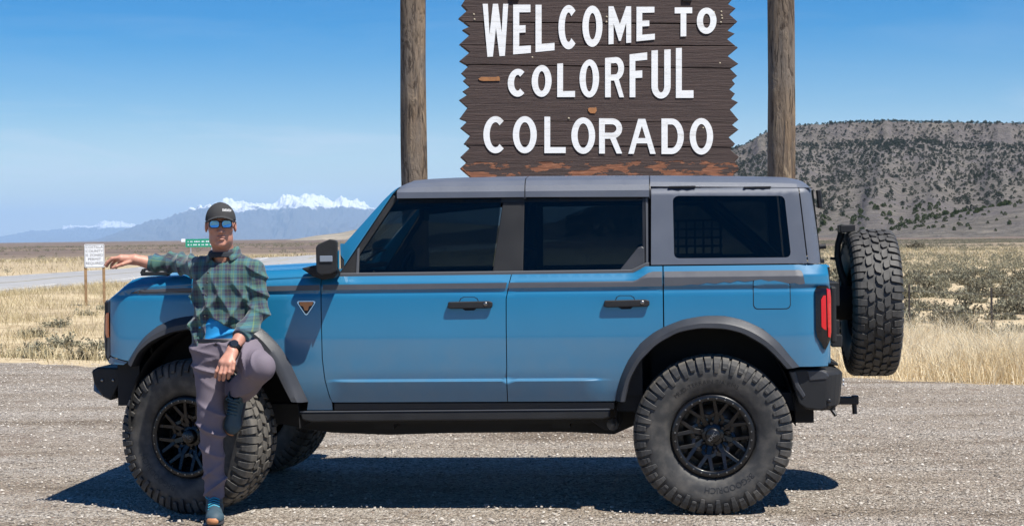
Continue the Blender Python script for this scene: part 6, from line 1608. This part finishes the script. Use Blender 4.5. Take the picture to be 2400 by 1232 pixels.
def grass():
    # tall straw-coloured verge on the right
    x, y, r, r_ = scatter(250000, 2.0, 21.5, 15.5, 30, 91, .8); d = y-edge_y(x)
    k = .5+.5*fnoise(x*1.6, y*1.6, 92, 3); ok = (d > -.1) & (d < 9) & (r_.uniform(0, 1, len(x)) < (.25+.75*k)*np.clip(1.15-d/9, 0, 1)*np.clip((d+.1)/.35, .12, 1))
    x, y, d, k = x[ok], y[ok], d[ok], k[ok]; h = r_.uniform(.22, .56, len(x))*(.6+.6*k)*np.clip(.35+d/.9, .35, 1)*1.3
    V, T = blades(x, y, terrain(x, y)-.02, h, r_.uniform(.15, .85, len(x)), .0032, 93)
    tag(link('straw_grass', np_mesh('straw_grass', V, tris=T), M_GRASS), 'tall straw coloured grass along the right gravel edge', kind='stuff')
    # rougher grass on the left and behind, down to the highway
    x, y, r, r_ = scatter(210000, -26, 2.0, 19.0, 64, 95, .85); d = y-edge_y(x); k = .5+.5*fnoise(x*.8, y*.8, 96, 3); k2 = .5+.5*fnoise(x*2.6, y*2.6, 97, 2)
    ok = (d > -.15) & ~on_road(x, y, 6.0) & (x > -26) & (r_.uniform(0, 1, len(x)) < (.06+.9*k*k2)*np.clip((d+.15)/.5, .1, 1))
    x, y, d, k, k2 = x[ok], y[ok], d[ok], k[ok], k2[ok]; h = r_.uniform(.12, .40, len(x))*(.45+.7*k)*np.clip(.4+d/1.5, .4, 1)
    V, T = blades(x, y, terrain(x, y)-.02, h, r_.uniform(.3, 1.1, len(x)), .0042, 98)
    tag(link('verge_grass', np_mesh('verge_grass', V, tris=T), M_GRASS2), 'clumpy dry grass between the gravel and the highway', kind='stuff')
    # pale bunch grass among the sage and beyond the road
    x, y, r, r_ = scatter(80000, 2, 22, 26, 170, 101, .6); k = .5+.5*fnoise(x*.5, y*.5, 102, 3); ok = r_.uniform(0, 1, len(x)) < k*.6
    x, y, r = x[ok], y[ok], r[ok]; V1, T1 = blades(x, y, terrain(x, y)-.02, r_.uniform(.12, .36, len(x)), r_.uniform(.3, 1, len(x)), .004+.00007*r, 103)
    x, y, r, r_ = scatter(46000, -26, -4, 60, 190, 104, .6); k = .5+.5*fnoise(x*.25, y*.25, 105, 3); ok = (r_.uniform(0, 1, len(x)) < k*.75) & ~on_road(x, y, 6.0)
    x, y, r = x[ok], y[ok], r[ok]; V2, T2 = blades(x, y, terrain(x, y)-.02, r_.uniform(.15, .42, len(x)), r_.uniform(.3, 1, len(x)), .005+.00009*r, 106)
    tag(link('bunch_grass', np_mesh('bunch_grass', np.vstack([V1, V2]), tris=np.vstack([T1, T2+len(V1)])), M_GRASS2), 'thin pale bunch grass among the sagebrush', kind='stuff')
grass()
# ---- wire fence
def fence():
    P = [(2.2, 19.6), (4.05, 17.8), (5.13, 16.75), (6.4, 15.5), (7.8, 14.2), (9.4, 12.8)]
    f = empty('wire_fence', (4.05, 17.8, 0), 'low wire fence on thin steel posts among the sage on the right', 'fence')
    mt = simple('rusty_steel', (.035, .030, .030), .7); mw = simple('fence_wire', (.20, .19, .18), .5, metal=.5); tops = []
    for i, (x, y) in enumerate(P):
        z = float(terrain(x, y)); lx, ly = x-4.05, y-17.8
        m = MB(); m.box((lx, ly, z+.48), (.032, .006, 1.05)).box((lx, ly+.016, z+.48), (.006, .03, 1.05)); m.build('fence_post', mt, f); tops.append((lx, ly, z))
    for hgt in (.35, .62, .90):
        MB().tube([(a, b-.012, c+hgt) for a, b, c in tops], .0035, 5).build('wire', mw, f)
fence()
# ================================================================== air: pale blue haze between here and the mountains
def haze():
    m = bpy.data.materials.new('haze_air'); m.use_nodes = True; nt = m.node_tree; nt.nodes.clear()
    o = nt.nodes.new('ShaderNodeOutputMaterial'); v = nt.nodes.new('ShaderNodeVolumePrincipled')
    v.inputs['Color'].default_value = (.46, .70, 1.0, 1); v.inputs['Density'].default_value = 3.0e-5; v.inputs['Anisotropy'].default_value = 0.0
    nt.links.new(v.outputs[0], o.inputs['Volume'])
    mb = MB(); mb.box((-9000, 24000, 580), (90000, 92000, 1460))
    h = mb.build('haze', m); tag(h, 'thin blue haze hanging over the whole plain', kind='stuff')
haze()
